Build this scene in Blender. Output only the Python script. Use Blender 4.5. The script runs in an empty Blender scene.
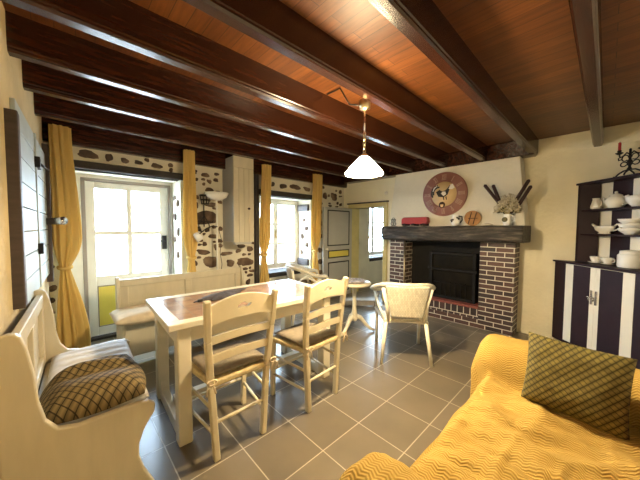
import bpy, bmesh, math, random
from mathutils import Vector, Matrix
random.seed(7)
C = bpy.context.scene.collection
PI = math.pi
R = math.radians

# ------------------------------------------------------------------ materials
def new_mat(name):
    m = bpy.data.materials.new(name); m.use_nodes = True
    nt = m.node_tree; b = nt.nodes['Principled BSDF']
    return m, nt, b, nt.nodes, nt.links

def ramp(nt, fac, stops):
    r = nt.nodes.new('ShaderNodeValToRGB'); nt.links.new(fac, r.inputs[0])
    e = r.color_ramp.elements
    while len(e) < len(stops): e.new(0.5)
    for k, (p, c) in enumerate(stops): e[k].position = p; e[k].color = (*c, 1)
    return r.outputs[0]

def coords(nt, kind='Object', scale=(1, 1, 1), rot=(0, 0, 0), loc=(0, 0, 0)):
    t = nt.nodes.new('ShaderNodeTexCoord'); mp = nt.nodes.new('ShaderNodeMapping')
    nt.links.new(t.outputs[kind], mp.inputs[0])
    mp.inputs['Scale'].default_value = scale; mp.inputs['Rotation'].default_value = rot
    mp.inputs['Location'].default_value = loc
    return mp.outputs[0]

def noise(nt, vec, scale, detail=4, rough=0.55):
    n = nt.nodes.new('ShaderNodeTexNoise'); nt.links.new(vec, n.inputs['Vector'])
    n.inputs['Scale'].default_value = scale; n.inputs['Detail'].default_value = detail
    n.inputs['Roughness'].default_value = rough
    return n.outputs[0]

def bump(nt, h, b, strength, dist):
    bp = nt.nodes.new('ShaderNodeBump'); bp.inputs['Strength'].default_value = strength
    bp.inputs['Distance'].default_value = dist
    nt.links.new(h, bp.inputs['Height']); nt.links.new(bp.outputs[0], b.inputs['Normal'])
    return bp

def simple(name, col, rough=0.5, var=0.12, nscale=8, bs=0.0, bd=0.003, metal=0.0, spec=0.5, kind='Object', scale=(1, 1, 1)):
    m, nt, b, N, L = new_mat(name)
    v = coords(nt, kind, scale); n = noise(nt, v, nscale)
    lo = tuple(max(0, c * (1 - var)) for c in col); hi = tuple(min(1, c * (1 + var)) for c in col)
    L.new(ramp(nt, n, [(0.3, lo), (0.7, hi)]), b.inputs['Base Color'])
    b.inputs['Roughness'].default_value = rough; b.inputs['Metallic'].default_value = metal
    b.inputs['Specular IOR Level'].default_value = spec
    if bs: bump(nt, n, b, bs, bd)
    return m

M = {}
M['cream'] = simple('cream_paint', (0.66, 0.58, 0.40), 0.42, 0.06, 5, 0.05)
M['cream_wood'] = simple('cream_limed_wood', (0.56, 0.50, 0.365), 0.45, 0.07, 5, 0.04, scale=(3, 3, 0.6))
M['table_cream'] = simple('table_cream_paint', (0.70, 0.64, 0.49), 0.35, 0.06, 6, 0.05)
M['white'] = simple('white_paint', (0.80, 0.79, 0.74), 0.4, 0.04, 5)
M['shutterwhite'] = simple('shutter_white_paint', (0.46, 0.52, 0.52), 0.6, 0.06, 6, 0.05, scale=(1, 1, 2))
M['rattan'] = simple('white_rattan_cane', (0.80, 0.75, 0.61), 0.4, 0.06, 20)
M['greyframe'] = simple('grey_door_frame_paint', (0.30, 0.26, 0.24), 0.5, 0.08, 5)
M['greydoor'] = simple('grey_door_paint', (0.43, 0.42, 0.39), 0.5, 0.05, 4)
M['yellowpaint'] = simple('yellow_panel_paint', (0.72, 0.60, 0.10), 0.45, 0.05, 5)
M['yellowframe'] = simple('ochre_frame_paint', (0.62, 0.52, 0.22), 0.5, 0.08, 5)
M['darkwood'] = simple('dark_timber', (0.035, 0.028, 0.026), 0.75, 0.3, 10, 0.2)
M['greywood'] = simple('grey_weathered_timber', (0.060, 0.043, 0.037), 0.6, 0.25, 9, 0.2, scale=(1, 1, 5))
M['stepgrey'] = simple('grey_step_wood', (0.36, 0.34, 0.31), 0.5, 0.12, 9)
M['iron'] = simple('black_wrought_iron', (0.012, 0.011, 0.011), 0.45, 0.2, 20, metal=0.4)
M['castiron'] = simple('sooty_cast_iron', (0.008, 0.007, 0.006), 0.65, 0.3, 12, 0.1, spec=0.2)
M['soot'] = simple('sooty_firebrick', (0.006, 0.005, 0.004), 0.9, 0.4, 9, 0.3)
M['chrome'] = simple('polished_metal', (0.75, 0.74, 0.72), 0.2, 0.03, 8, metal=1.0)
M['brass'] = simple('aged_brass', (0.55, 0.44, 0.27), 0.3, 0.05, 8, metal=1.0)
M['china'] = simple('cream_china', (0.84, 0.80, 0.70), 0.18, 0.03, 6)
M['whitechina'] = simple('white_china', (0.85, 0.84, 0.80), 0.2, 0.02, 6)
M['plum'] = simple('plum_black_paint', (0.020, 0.008, 0.012), 0.5, 0.2, 6, spec=0.25)
M['stripe'] = simple('cream_stripe_paint', (0.80, 0.76, 0.64), 0.4, 0.04, 6)
M['redtin'] = simple('red_enamel', (0.34, 0.028, 0.030), 0.4, 0.12, 9)
M['redwax'] = simple('red_wax', (0.42, 0.02, 0.02), 0.4, 0.05, 9)
M['taupe'] = simple('taupe_seat_cloth', (0.20, 0.165, 0.12), 0.85, 0.15, 30, 0.3)
M['rush'] = simple('woven_rush', (0.55, 0.44, 0.24), 0.8, 0.2, 40, 0.4)
M['brownsofa'] = simple('rust_brown_upholstery', (0.16, 0.055, 0.025), 0.7, 0.2, 18, 0.2)
M['darkcloth'] = simple('dark_violet_cloth', (0.045, 0.040, 0.048), 0.8, 0.5, 40, 0.3)
M['bamboo'] = simple('varnished_trivet_wood', (0.42, 0.21, 0.07), 0.4, 0.2, 9)
M['stickbrown'] = simple('dark_bulrush', (0.045, 0.022, 0.018), 0.85, 0.3, 40, 0.3)
M['straw'] = simple('dried_straw', (0.50, 0.42, 0.22), 0.8, 0.2, 20)
M['petal'] = simple('dried_petals', (0.52, 0.46, 0.33), 0.8, 0.25, 30)
M['leaf'] = simple('dried_leaves', (0.14, 0.12, 0.05), 0.8, 0.3, 30)
M['clockred'] = simple('clock_rim_red', (0.27, 0.115, 0.09), 0.5, 0.10, 7)
M['clockcream'] = simple('clock_face_cream', (0.66, 0.47, 0.24), 0.5, 0.08, 7)
M['clockmark'] = simple('clock_numeral_cream', (0.46, 0.30, 0.22), 0.5, 0.05, 7)
M['blackpaint'] = simple('black_paint', (0.015, 0.014, 0.014), 0.5, 0.1, 9)
M['whitepaint2'] = simple('white_enamel', (0.75, 0.72, 0.66), 0.4, 0.05, 9)
M['pebble'] = simple('pale_pebble', (0.62, 0.55, 0.42), 0.7, 0.15, 20)
M['plastic'] = simple('cream_plastic', (0.75, 0.70, 0.58), 0.4, 0.02, 9)
M['fencewhite'] = simple('white_fence_paint', (0.80, 0.66, 0.62), 0.6, 0.05, 3)
M['paving'] = simple('pale_paving', (0.55, 0.53, 0.50), 0.8, 0.1, 2)
M['redtile'] = simple('red_hearth_tile', (0.26, 0.075, 0.055), 0.45, 0.25, 25)
M['dish'] = simple('mottled_woven_dish', (0.30, 0.26, 0.24), 0.7, 0.8, 45, 0.3)

def plaster(name, col, var, bs=0.5):
    m, nt, b, N, L = new_mat(name)
    v = coords(nt, 'Object'); n1 = noise(nt, v, 2.2, 6); n2 = noise(nt, v, 26, 5)
    lo = tuple(c * (1 - var) for c in col); hi = tuple(min(1, c * (1 + var)) for c in col)
    L.new(ramp(nt, n1, [(0.3, lo), (0.7, hi)]), b.inputs['Base Color'])
    b.inputs['Roughness'].default_value = 0.9; b.inputs['Specular IOR Level'].default_value = 0.2
    bump(nt, n2, b, bs, 0.012)
    return m
M['plaster_n'] = plaster('lime_mortar', (0.72, 0.67, 0.54), 0.12)
M['plaster_e'] = plaster('cream_plaster', (0.83, 0.76, 0.56), 0.07, 0.45)
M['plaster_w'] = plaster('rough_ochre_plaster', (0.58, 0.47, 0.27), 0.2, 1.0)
M['hood'] = plaster('grey_cream_plaster', (0.70, 0.66, 0.54), 0.06, 0.4)
M['stone'] = simple('field_stone', (0.085, 0.058, 0.042), 0.85, 0.5, 14, 0.6, 0.02)

def m_stone():
    m, nt, b, N, L = new_mat('field_stone_mix')
    v = coords(nt, 'Object'); n = noise(nt, v, 5, 2); n2 = noise(nt, v, 40, 5)
    L.new(ramp(nt, n, [(0.30, (0.05, 0.035, 0.03)), (0.5, (0.12, 0.075, 0.05)), (0.68, (0.24, 0.17, 0.11))]), b.inputs['Base Color'])
    b.inputs['Roughness'].default_value = 0.9; bump(nt, n2, b, 0.6, 0.012); return m
M['stone'] = m_stone()

def m_brick():
    m, nt, b, N, L = new_mat('dark_brick')
    v = coords(nt, 'UV'); br = N.new('ShaderNodeTexBrick'); L.new(v, br.inputs['Vector'])
    br.offset = 0.5; br.inputs['Scale'].default_value = 1
    br.inputs['Brick Width'].default_value = 0.190; br.inputs['Row Height'].default_value = 0.060
    br.inputs['Mortar Size'].default_value = 0.006; br.inputs['Mortar Smooth'].default_value = 0.2; br.inputs['Bias'].default_value = 0.0
    br.inputs['Color1'].default_value = (0.026, 0.017, 0.016, 1); br.inputs['Color2'].default_value = (0.100, 0.044, 0.030, 1)
    br.inputs['Mortar'].default_value = (0.62, 0.56, 0.44, 1)
    L.new(br.outputs['Color'], b.inputs['Base Color']); b.inputs['Roughness'].default_value = 0.5
    inv = N.new('ShaderNodeMath'); inv.operation = 'SUBTRACT'; inv.inputs[0].default_value = 1; L.new(br.outputs['Fac'], inv.inputs[1])
    bump(nt, inv.outputs[0], b, 0.6, 0.006); return m
M['brick'] = m_brick()
def m_brick2():
    m = M['brick'].copy(); m.name = 'dark_brick_soldier'
    for n in m.node_tree.nodes:
        if n.type == 'TEX_BRICK':
            n.inputs['Brick Width'].default_value = 0.082; n.inputs['Row Height'].default_value = 0.15; n.offset = 0.5
            n.inputs['Color2'].default_value = (0.075, 0.036, 0.028, 1)
    return m
M['soldier'] = m_brick2()

def m_floor():
    m, nt, b, N, L = new_mat('taupe_floor_tiles')
    T = 0.3366
    v = coords(nt, 'Object', loc=(-1.085 + 10 * T, -1.108 + 10 * T, 0))
    br = N.new('ShaderNodeTexBrick'); L.new(v, br.inputs['Vector'])
    br.offset = 0.0; br.inputs['Scale'].default_value = 1; br.inputs['Brick Width'].default_value = T; br.inputs['Row Height'].default_value = T
    br.inputs['Mortar Size'].default_value = 0.0032; br.inputs['Mortar Smooth'].default_value = 0.1; br.inputs['Bias'].default_value = 0
    br.inputs['Color1'].default_value = (0.125, 0.102, 0.070, 1); br.inputs['Color2'].default_value = (0.155, 0.128, 0.090, 1)
    br.inputs['Mortar'].default_value = (0.40, 0.36, 0.28, 1)
    n = noise(nt, coords(nt, 'Object'), 3.5, 4, 0.5)
    mx = N.new('ShaderNodeMix'); mx.data_type = 'RGBA'; mx.blend_type = 'MULTIPLY'; mx.inputs[0].default_value = 1
    L.new(br.outputs['Color'], mx.inputs[6]); L.new(ramp(nt, n, [(0.25, (0.86, 0.86, 0.86)), (0.75, (1.14, 1.13, 1.12))]), mx.inputs[7])
    L.new(mx.outputs[2], b.inputs['Base Color'])
    b.inputs['Roughness'].default_value = 0.28
    inv = N.new('ShaderNodeMath'); inv.operation = 'SUBTRACT'; inv.inputs[0].default_value = 1; L.new(br.outputs['Fac'], inv.inputs[1])
    bump(nt, inv.outputs[0], b, 0.4, 0.003); return m
M['floor'] = m_floor()

def m_tabletile():
    m, nt, b, N, L = new_mat('brown_table_tiles')
    v = coords(nt, 'Object', loc=(5 * 0.11 + 0.055, 5 * 0.11 + 0.055, 0)); br = N.new('ShaderNodeTexBrick'); L.new(v, br.inputs['Vector'])
    br.offset = 0; br.inputs['Scale'].default_value = 1; br.inputs['Brick Width'].default_value = 0.11; br.inputs['Row Height'].default_value = 0.11
    br.inputs['Mortar Size'].default_value = 0.0035; br.inputs['Mortar Smooth'].default_value = 0.1
    br.inputs['Color1'].default_value = (0.30, 0.18, 0.12, 1); br.inputs['Color2'].default_value = (0.40, 0.26, 0.17, 1); br.inputs['Mortar'].default_value = (0.20, 0.14, 0.10, 1)
    w = noise(nt, coords(nt, 'Object', (1, 1, 1)), 9, 5)
    mx = N.new('ShaderNodeMix'); mx.data_type = 'RGBA'; mx.blend_type = 'MULTIPLY'; mx.inputs[0].default_value = 1
    L.new(br.outputs['Color'], mx.inputs[6]); L.new(ramp(nt, w, [(0.3, (0.7,) * 3), (0.7, (1.2,) * 3)]), mx.inputs[7])
    L.new(mx.outputs[2], b.inputs['Base Color']); L.new(ramp(nt, br.outputs['Fac'], [(0.0, (0.15,) * 3), (1.0, (0.8,) * 3)]), b.inputs['Roughness']); b.inputs['Specular IOR Level'].default_value = 0.3
    inv = N.new('ShaderNodeMath'); inv.operation = 'SUBTRACT'; inv.inputs[0].default_value = 1; L.new(br.outputs['Fac'], inv.inputs[1])
    bump(nt, inv.outputs[0], b, 0.5, 0.002); return m
M['tabletile'] = m_tabletile()

def m_beam():
    m, nt, b, N, L = new_mat('varnished_beam')
    n = noise(nt, coords(nt, 'Object', (1.2, 14, 14)), 3, 6, 0.6)
    L.new(ramp(nt, n, [(0.3, (0.020, 0.0055, 0.003)), (0.7, (0.050, 0.0150, 0.006))]), b.inputs['Base Color'])
    b.inputs['Roughness'].default_value = 0.235; b.inputs['Specular IOR Level'].default_value = 0.6
    bump(nt, n, b, 0.12, 0.004); return m
M['beam'] = m_beam()

def m_ceil():
    m, nt, b, N, L = new_mat('varnished_ceiling_planks')
    v = coords(nt, 'Object', rot=(0, 0, R(90))); br = N.new('ShaderNodeTexBrick'); L.new(v, br.inputs['Vector'])
    br.offset = 0.37; br.inputs['Scale'].default_value = 1; br.inputs['Brick Width'].default_value = 2.7; br.inputs['Row Height'].default_value = 0.085
    br.inputs['Mortar Size'].default_value = 0.0018; br.inputs['Bias'].default_value = 0
    br.inputs['Color1'].default_value = (0.115, 0.038, 0.010, 1); br.inputs['Color2'].default_value = (0.19, 0.068, 0.017, 1); br.inputs['Mortar'].default_value = (0.04, 0.014, 0.006, 1)
    n = noise(nt, coords(nt, 'Object', (14, 1.3, 1)), 2.5, 6, 0.65)
    mx = N.new('ShaderNodeMix'); mx.data_type = 'RGBA'; mx.blend_type = 'MULTIPLY'; mx.inputs[0].default_value = 1
    L.new(br.outputs['Color'], mx.inputs[6]); L.new(ramp(nt, n, [(0.3, (0.55, 0.5, 0.45)), (0.7, (1.25, 1.2, 1.1))]), mx.inputs[7])
    L.new(mx.outputs[2], b.inputs['Base Color']); b.inputs['Roughness'].default_value = 0.42
    bump(nt, br.outputs['Fac'], b, -0.5, 0.004); return m
M['ceil'] = m_ceil()

def m_mantel():
    m, nt, b, N, L = new_mat('rough_hewn_oak')
    n = noise(nt, coords(nt, 'Object', (9, 1.0, 11)), 3, 8, 0.65)
    L.new(ramp(nt, n, [(0.3, (0.012, 0.010, 0.008)), (0.5, (0.036, 0.030, 0.024)), (0.72, (0.17, 0.14, 0.105))]), b.inputs['Base Color'])
    b.inputs['Roughness'].default_value = 0.5; bump(nt, n, b, 1.0, 0.03); return m
M['mantel'] = m_mantel()

def m_curtain():
    m, nt, b, N, L = new_mat('mustard_curtain_cloth')
    n = noise(nt, coords(nt, 'Object', (1, 1, 0.4)), 6, 3)
    L.new(ramp(nt, n, [(0.3, (0.66, 0.46, 0.15)), (0.7, (0.76, 0.55, 0.20))]), b.inputs['Base Color'])
    b.inputs['Roughness'].default_value = 0.9; b.inputs['Specular IOR Level'].default_value = 0.15
    tr = N.new('ShaderNodeBsdfTranslucent'); tr.inputs[0].default_value = (0.82, 0.55, 0.16, 1)
    mix = N.new('ShaderNodeMixShader'); mix.inputs[0].default_value = 0.25
    L.new(b.outputs[0], mix.inputs[1]); L.new(tr.outputs[0], mix.inputs[2])
    L.new(mix.outputs[0], N['Material Output'].inputs['Surface']); return m
M['curtain'] = m_curtain()

def m_diamond(name, ca, cb, line, w, rot):
    m, nt, b, N, L = new_mat(name)
    v = coords(nt, 'Object', rot=(0, 0, rot), loc=(3, 3, 0)); br = N.new('ShaderNodeTexBrick'); L.new(v, br.inputs['Vector'])
    br.offset = 0; br.inputs['Scale'].default_value = 1; br.inputs['Brick Width'].default_value = w; br.inputs['Row Height'].default_value = w * 0.8
    br.inputs['Mortar Size'].default_value = w * 0.075; br.inputs['Mortar Smooth'].default_value = 0.5; br.inputs['Bias'].default_value = 0
    br.inputs['Color1'].default_value = (*ca, 1); br.inputs['Color2'].default_value = (*cb, 1); br.inputs['Mortar'].default_value = (*line, 1)
    # woven two-tone inside each diamond
    sx = N.new('ShaderNodeSeparateXYZ'); L.new(v, sx.inputs[0])
    md = N.new('ShaderNodeMath'); md.operation = 'PINGPONG'; L.new(sx.outputs[0], md.inputs[0]); md.inputs[1].default_value = w / 2
    dv = N.new('ShaderNodeMath'); dv.operation = 'DIVIDE'; L.new(md.outputs[0], dv.inputs[0]); dv.inputs[1].default_value = w / 2
    mx = N.new('ShaderNodeMix'); mx.data_type = 'RGBA'; mx.blend_type = 'MULTIPLY'; mx.inputs[0].default_value = 1
    L.new(br.outputs['Color'], mx.inputs[6]); L.new(ramp(nt, dv.outputs[0], [(0.1, (0.55, 0.55, 0.5)), (0.9, (1.2, 1.15, 1.1))]), mx.inputs[7])
    L.new(mx.outputs[2], b.inputs['Base Color']); b.inputs['Roughness'].default_value = 0.75
    b.inputs['Specular IOR Level'].default_value = 0.25
    bump(nt, br.outputs['Fac'], b, -0.3, 0.004); return m
M['diamond'] = m_diamond('olive_diamond_brocade', (0.185, 0.150, 0.040), (0.13, 0.105, 0.030), (0.032, 0.026, 0.008), 0.022, R(40))
M['diamond2'] = m_diamond('brown_diamond_brocade', (0.20, 0.150, 0.065), (0.145, 0.105, 0.045), (0.035, 0.025, 0.012), 0.030, R(42))

def m_quilt():
    m, nt, b, N, L = new_mat('pale_striped_ticking')
    n = noise(nt, coords(nt, 'Object'), 12, 3)
    L.new(ramp(nt, n, [(0.3, (0.60, 0.57, 0.54)), (0.7, (0.72, 0.69, 0.66))]), b.inputs['Base Color'])
    b.inputs['Roughness'].default_value = 0.85; return m
M['quilt'] = m_quilt()
M['benchcloth'] = simple('beige_seat_cloth', (0.64, 0.52, 0.36), 0.85, 0.12, 14, 0.2)

def m_throw():
    m, nt, b, N, L = new_mat('yellow_chevron_knit')
    v = coords(nt, 'UV'); sx = N.new('ShaderNodeSeparateXYZ'); L.new(v, sx.inputs[0])
    pp = N.new('ShaderNodeMath'); pp.operation = 'PINGPONG'; L.new(sx.outputs[0], pp.inputs[0]); pp.inputs[1].default_value = 0.020
    ad = N.new('ShaderNodeMath'); ad.operation = 'MULTIPLY_ADD'; L.new(pp.outputs[0], ad.inputs[0]); ad.inputs[1].default_value = 0.55; L.new(sx.outputs[1], ad.inputs[2])
    ml = N.new('ShaderNodeMath'); ml.operation = 'MULTIPLY'; L.new(ad.outputs[0], ml.inputs[0]); ml.inputs[1].default_value = 2 * PI / 0.0125
    sn = N.new('ShaderNodeMath'); sn.operation = 'SINE'; L.new(ml.outputs[0], sn.inputs[0])
    mr = N.new('ShaderNodeMapRange'); L.new(sn.outputs[0], mr.inputs[0]); mr.inputs[1].default_value = -1; mr.inputs[2].default_value = 1
    n = noise(nt, v, 4, 3)
    mx = N.new('ShaderNodeMix'); mx.data_type = 'RGBA'; mx.blend_type = 'MULTIPLY'; mx.inputs[0].default_value = 1
    L.new(ramp(nt, mr.outputs[0], [(0.0, (0.36, 0.225, 0.05)), (0.8, (0.53, 0.355, 0.10))]), mx.inputs[6])
    L.new(ramp(nt, n, [(0.3, (0.88,) * 3), (0.7, (1.05,) * 3)]), mx.inputs[7])
    L.new(mx.outputs[2], b.inputs['Base Color'])
    b.inputs['Roughness'].default_value = 0.95; b.inputs['Specular IOR Level'].default_value = 0.1
    bump(nt, mr.outputs[0], b, 0.6, 0.004); return m
M['throw'] = m_throw()

def m_weave():
    m, nt, b, N, L = new_mat('white_woven_cane')
    v = coords(nt, 'UV'); br = N.new('ShaderNodeTexBrick'); L.new(v, br.inputs['Vector'])
    br.offset = 0.5; br.inputs['Scale'].default_value = 1; br.inputs['Brick Width'].default_value = 0.034; br.inputs['Row Height'].default_value = 0.012
    br.inputs['Mortar Size'].default_value = 0.0016; br.inputs['Mortar Smooth'].default_value = 0.6
    br.inputs['Color1'].default_value = (0.78, 0.74, 0.61, 1); br.inputs['Color2'].default_value = (0.60, 0.56, 0.44, 1); br.inputs['Mortar'].default_value = (0.34, 0.31, 0.24, 1)
    L.new(br.outputs['Color'], b.inputs['Base Color']); b.inputs['Roughness'].default_value = 0.5
    bump(nt, br.outputs['Fac'], b, -0.8, 0.006); return m
M['weave'] = m_weave()

def m_glass():
    m, nt, b, N, L = new_mat('window_glass')
    g = N.new('ShaderNodeBsdfGlossy'); g.inputs['Roughness'].default_value = 0.02
    t = N.new('ShaderNodeBsdfTransparent')
    mix = N.new('ShaderNodeMixShader'); mix.inputs[0].default_value = 0.05; L.new(t.outputs[0], mix.inputs[1]); L.new(g.outputs[0], mix.inputs[2])
    L.new(mix.outputs[0], N['Material Output'].inputs['Surface']); return m
M['glass'] = m_glass()
def m_stoveglass():
    m, nt, b, N, L = new_mat('smoked_stove_glass')
    b.inputs['Roughness'].default_value = 0.3; b.inputs['Specular IOR Level'].default_value = 0.15
    n = noise(nt, coords(nt, 'Object'), 5, 3)
    L.new(ramp(nt, n, [(0.35, (0.004, 0.0035, 0.003)), (0.75, (0.020, 0.016, 0.010))]), b.inputs['Base Color']); return m
M['stoveglass'] = m_stoveglass()
def m_shade():
    m, nt, b, N, L = new_mat('glowing_opal_glass')
    b.inputs['Base Color'].default_value = (0.9, 0.85, 0.7, 1); b.inputs['Roughness'].default_value = 0.3
    b.inputs['Emission Color'].default_value = (1.0, 0.78, 0.46, 1); b.inputs['Emission Strength'].default_value = SHADE_E
    return m
SHADE_E = 60.0
M['shade'] = m_shade()
def m_bulb():
    m, nt, b, N, L = new_mat('lit_bulb')
    b.inputs['Emission Color'].default_value = (1.0, 0.75, 0.4, 1); b.inputs['Emission Strength'].default_value = 60; return m
M['bulb'] = m_bulb()

# ------------------------------------------------------------------ mesh builder
class MB:
    def __init__(s): s.v = []; s.f = []; s.sm = []; s.mi = []; s.uv = None
    def add(s, verts, faces, smooth=False, mi=0, mat=None):
        o = len(s.v)
        for p in verts:
            p = Vector(p)
            if mat is not None: p = mat @ p
            s.v.append(tuple(p))
        for f in faces:
            s.f.append(tuple(i + o for i in f)); s.sm.append(smooth); s.mi.append(mi)
        return s
    def box(s, x0, y0, z0, x1, y1, z1, mat=None, mi=0):
        v = [(x, y, z) for z in (z0, z1) for y in (y0, y1) for x in (x0, x1)]
        return s.add(v, [(0, 2, 3, 1), (4, 5, 7, 6), (0, 1, 5, 4), (2, 6, 7, 3), (0, 4, 6, 2), (1, 3, 7, 5)], False, mi, mat)
    def cbox(s, c, d, mat=None, mi=0):
        return s.box(c[0] - d[0] / 2, c[1] - d[1] / 2, c[2] - d[2] / 2, c[0] + d[0] / 2, c[1] + d[1] / 2, c[2] + d[2] / 2, mat, mi)
    def bar(s, a, b, w, h, up=(0, 0, 1), w2=None, h2=None, mi=0):
        a = Vector(a); b = Vector(b); d = (b - a).normalized(); up = Vector(up)
        sx = d.cross(up)
        if sx.length < 1e-4: sx = d.cross(Vector((0, 1, 0)))
        sx.normalize(); sz = sx.cross(d).normalized(); w2 = w2 or w; h2 = h2 or h; v = []
        for p, ww, hh in ((a, w, h), (b, w2, h2)):
            for i, j in ((-1, -1), (1, -1), (1, 1), (-1, 1)): v.append(p + sx * ww / 2 * i + sz * hh / 2 * j)
        return s.add(v, [(0, 3, 2, 1), (4, 5, 6, 7), (0, 1, 5, 4), (1, 2, 6, 5), (2, 3, 7, 6), (3, 0, 4, 7)], False, mi)
    def tube(s, path, r, n=10, closed=False, flat=None, mi=0, mat=None):
        P = [Vector(p) for p in path]; m = len(P); rs = r if isinstance(r, (list, tuple)) else [r] * m
        T = []
        for i in range(m):
            if closed: t = P[(i + 1) % m] - P[i - 1]
            else: t = P[min(i + 1, m - 1)] - P[max(i - 1, 0)]
            T.append(t.normalized())
        u = T[0].cross(Vector((0, 0, 1)))
        if u.length < 0.05: u = T[0].cross(Vector((0, 1, 0)))
        u.normalize(); v = []
        for i in range(m):
            u = (u - T[i] * u.dot(T[i])); u.normalize(); w = T[i].cross(u)
            for k in range(n):
                a = 2 * PI * k / n; f = flat or (1, 1)
                v.append(P[i] + u * math.cos(a) * rs[i] * f[0] + w * math.sin(a) * rs[i] * f[1])
        fs = []
        for i in range(m if closed else m - 1):
            j = (i + 1) % m
            for k in range(n):
                l = (k + 1) % n; fs.append((i * n + k, i * n + l, j * n + l, j * n + k))
        if not closed:
            fs.append(tuple(range(n - 1, -1, -1))); fs.append(tuple((m - 1) * n + k for k in range(n)))
        return s.add(v, fs, True, mi, mat)
    def lathe(s, prof, n=24, mat=None, mi=0, cap=True):
        v = []; fs = []; m = len(prof)
        for r, z in prof:
            for k in range(n):
                a = 2 * PI * k / n; v.append((r * math.cos(a), r * math.sin(a), z))
        for i in range(m - 1):
            for k in range(n):
                l = (k + 1) % n; fs.append((i * n + k, i * n + l, (i + 1) * n + l, (i + 1) * n + k))
        if cap:
            fs.append(tuple(range(n - 1, -1, -1))); fs.append(tuple((m - 1) * n + k for k in range(n)))
        return s.add(v, fs, True, mi, mat)
    def prism(s, poly, h, mat=None, holes=(), mi=0, h0=0.0):
        bm = bmesh.new(); es = []
        for lp in [poly] + list(holes):
            vs = [bm.verts.new((p[0], p[1], h0)) for p in lp]
            for i in range(len(vs)): es.append(bm.edges.new((vs[i], vs[(i + 1) % len(vs)])))
        if holes: bmesh.ops.triangle_fill(bm, edges=es, use_beauty=True, use_dissolve=False)
        else: bm.faces.new([v for v in bm.verts])
        g = bmesh.ops.extrude_face_region(bm, geom=bm.faces[:])
        bmesh.ops.translate(bm, vec=(0, 0, h - h0), verts=[e for e in g['geom'] if isinstance(e, bmesh.types.BMVert)])
        bmesh.ops.recalc_face_normals(bm, faces=bm.faces[:])
        bm.verts.index_update()
        s.add([v.co.copy() for v in bm.verts], [tuple(v.index for v in f.verts) for f in bm.faces], False, mi, mat)
        bm.free(); return s
    def grid(s, fn, nu, nv, smooth=True, mi=0, mat=None, closed_u=False):
        v = []; fs = []; cu = nu if closed_u else nu + 1
        for j in range(nv + 1):
            for i in range(cu): v.append(fn(i / nu, j / nv))
        for j in range(nv):
            for i in range(nu):
                k = (i + 1) % cu; fs.append((j * cu + i, j * cu + k, (j + 1) * cu + k, (j + 1) * cu + i))
        return s.add(v, fs, smooth, mi, mat)
    def ball(s, c, r, n=12, m=8, sc=(1, 1, 1), mi=0, mat=None):
        pr = [(max(1e-4, math.sin(PI * k / m)) * r, -math.cos(PI * k / m) * r) for k in range(m + 1)]
        T = Matrix.Translation(c) @ Matrix.Diagonal((*sc, 1))
        if mat is not None: T = mat @ T
        return s.lathe(pr, n, T, mi)
    def build(s, name, mat, parent=None, world=True, bev=0.0, solid=0.0, loc=None, rot=None, subsurf=0):
        off = Vector((0, 0, 0))
        if parent is not None and world:
            q = parent
            while q is not None: off += q.location; q = q.parent
        me = bpy.data.meshes.new(name)
        me.from_pydata(s.v, [], s.f)
        bm = bmesh.new(); bm.from_mesh(me)
        for f, sm, mi in zip(bm.faces, s.sm, s.mi): f.smooth = sm; f.material_index = mi
        bmesh.ops.recalc_face_normals(bm, faces=bm.faces[:])
        uvl = bm.loops.layers.uv.new('UVMap')
        for f in bm.faces:
            n = f.normal; ax = max(range(3), key=lambda i: abs(n[i]))
            for l in f.loops:
                c = l.vert.co
                if s.uv is not None: l[uvl].uv = s.uv[l.vert.index]
                else: l[uvl].uv = (c.y, c.z) if ax == 0 else ((c.x, c.z) if ax == 1 else (c.x, c.y))
        if off.length: bmesh.ops.translate(bm, vec=-off, verts=bm.verts[:])
        bm.to_mesh(me); bm.free()
        for mm in (mat if isinstance(mat, (list, tuple)) else [mat]): me.materials.append(mm)
        o = bpy.data.objects.new(name, me); C.objects.link(o)
        if parent is not None: o.parent = parent
        if loc is not None: o.location = loc
        if rot is not None: o.rotation_euler = rot
        if solid:
            d = o.modifiers.new('thick', 'SOLIDIFY'); d.thickness = solid; d.offset = 0
        if bev:
            d = o.modifiers.new('bevel', 'BEVEL'); d.width = bev; d.segments = 2; d.limit_method = 'ANGLE'; d.angle_limit = R(40)
            d.harden_normals = False
        if subsurf:
            d = o.modifiers.new('sub', 'SUBSURF'); d.levels = subsurf; d.render_levels = subsurf
        return o

def tag(o, label, cat, group=None):
    o['label'] = label; o['category'] = cat
    if group: o['group'] = group
    return o
def thing(name, loc, label, cat, rz=0.0, group=None):
    o = bpy.data.objects.new(name, None); C.objects.link(o); o.location = loc; o.rotation_euler = (0, 0, rz)
    o.empty_display_size = 0.1
    return tag(o, label, cat, group)
def struct(o): o['kind'] = 'structure'; return o
def estruct(name, loc=(0, 0, 0)):
    o = bpy.data.objects.new(name, None); C.objects.link(o); o.location = loc; o['kind'] = 'structure'; return o
def copy_tree(o, parent=None):
    c = o.copy(); C.objects.link(c)
    if parent is not None: c.parent = parent
    for ch in list(o.children): copy_tree(ch, c)
    return c
def RZ(a): return Matrix.Rotation(a, 4, 'Z')
def TR(*p): return Matrix.Translation(p)
def arc(cx, cy, r, a0, a1, n): return [(cx + r * math.cos(a0 + (a1 - a0) * k / n), cy + r * math.sin(a0 + (a1 - a0) * k / n)) for k in range(n + 1)]
def smooth(t): t = max(0, min(1, t)); return t * t * (3 - 2 * t)
def hsh(x, y): return math.sin(x * 12.9898 + y * 78.233) * 43758.5453 % 1.0
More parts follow.
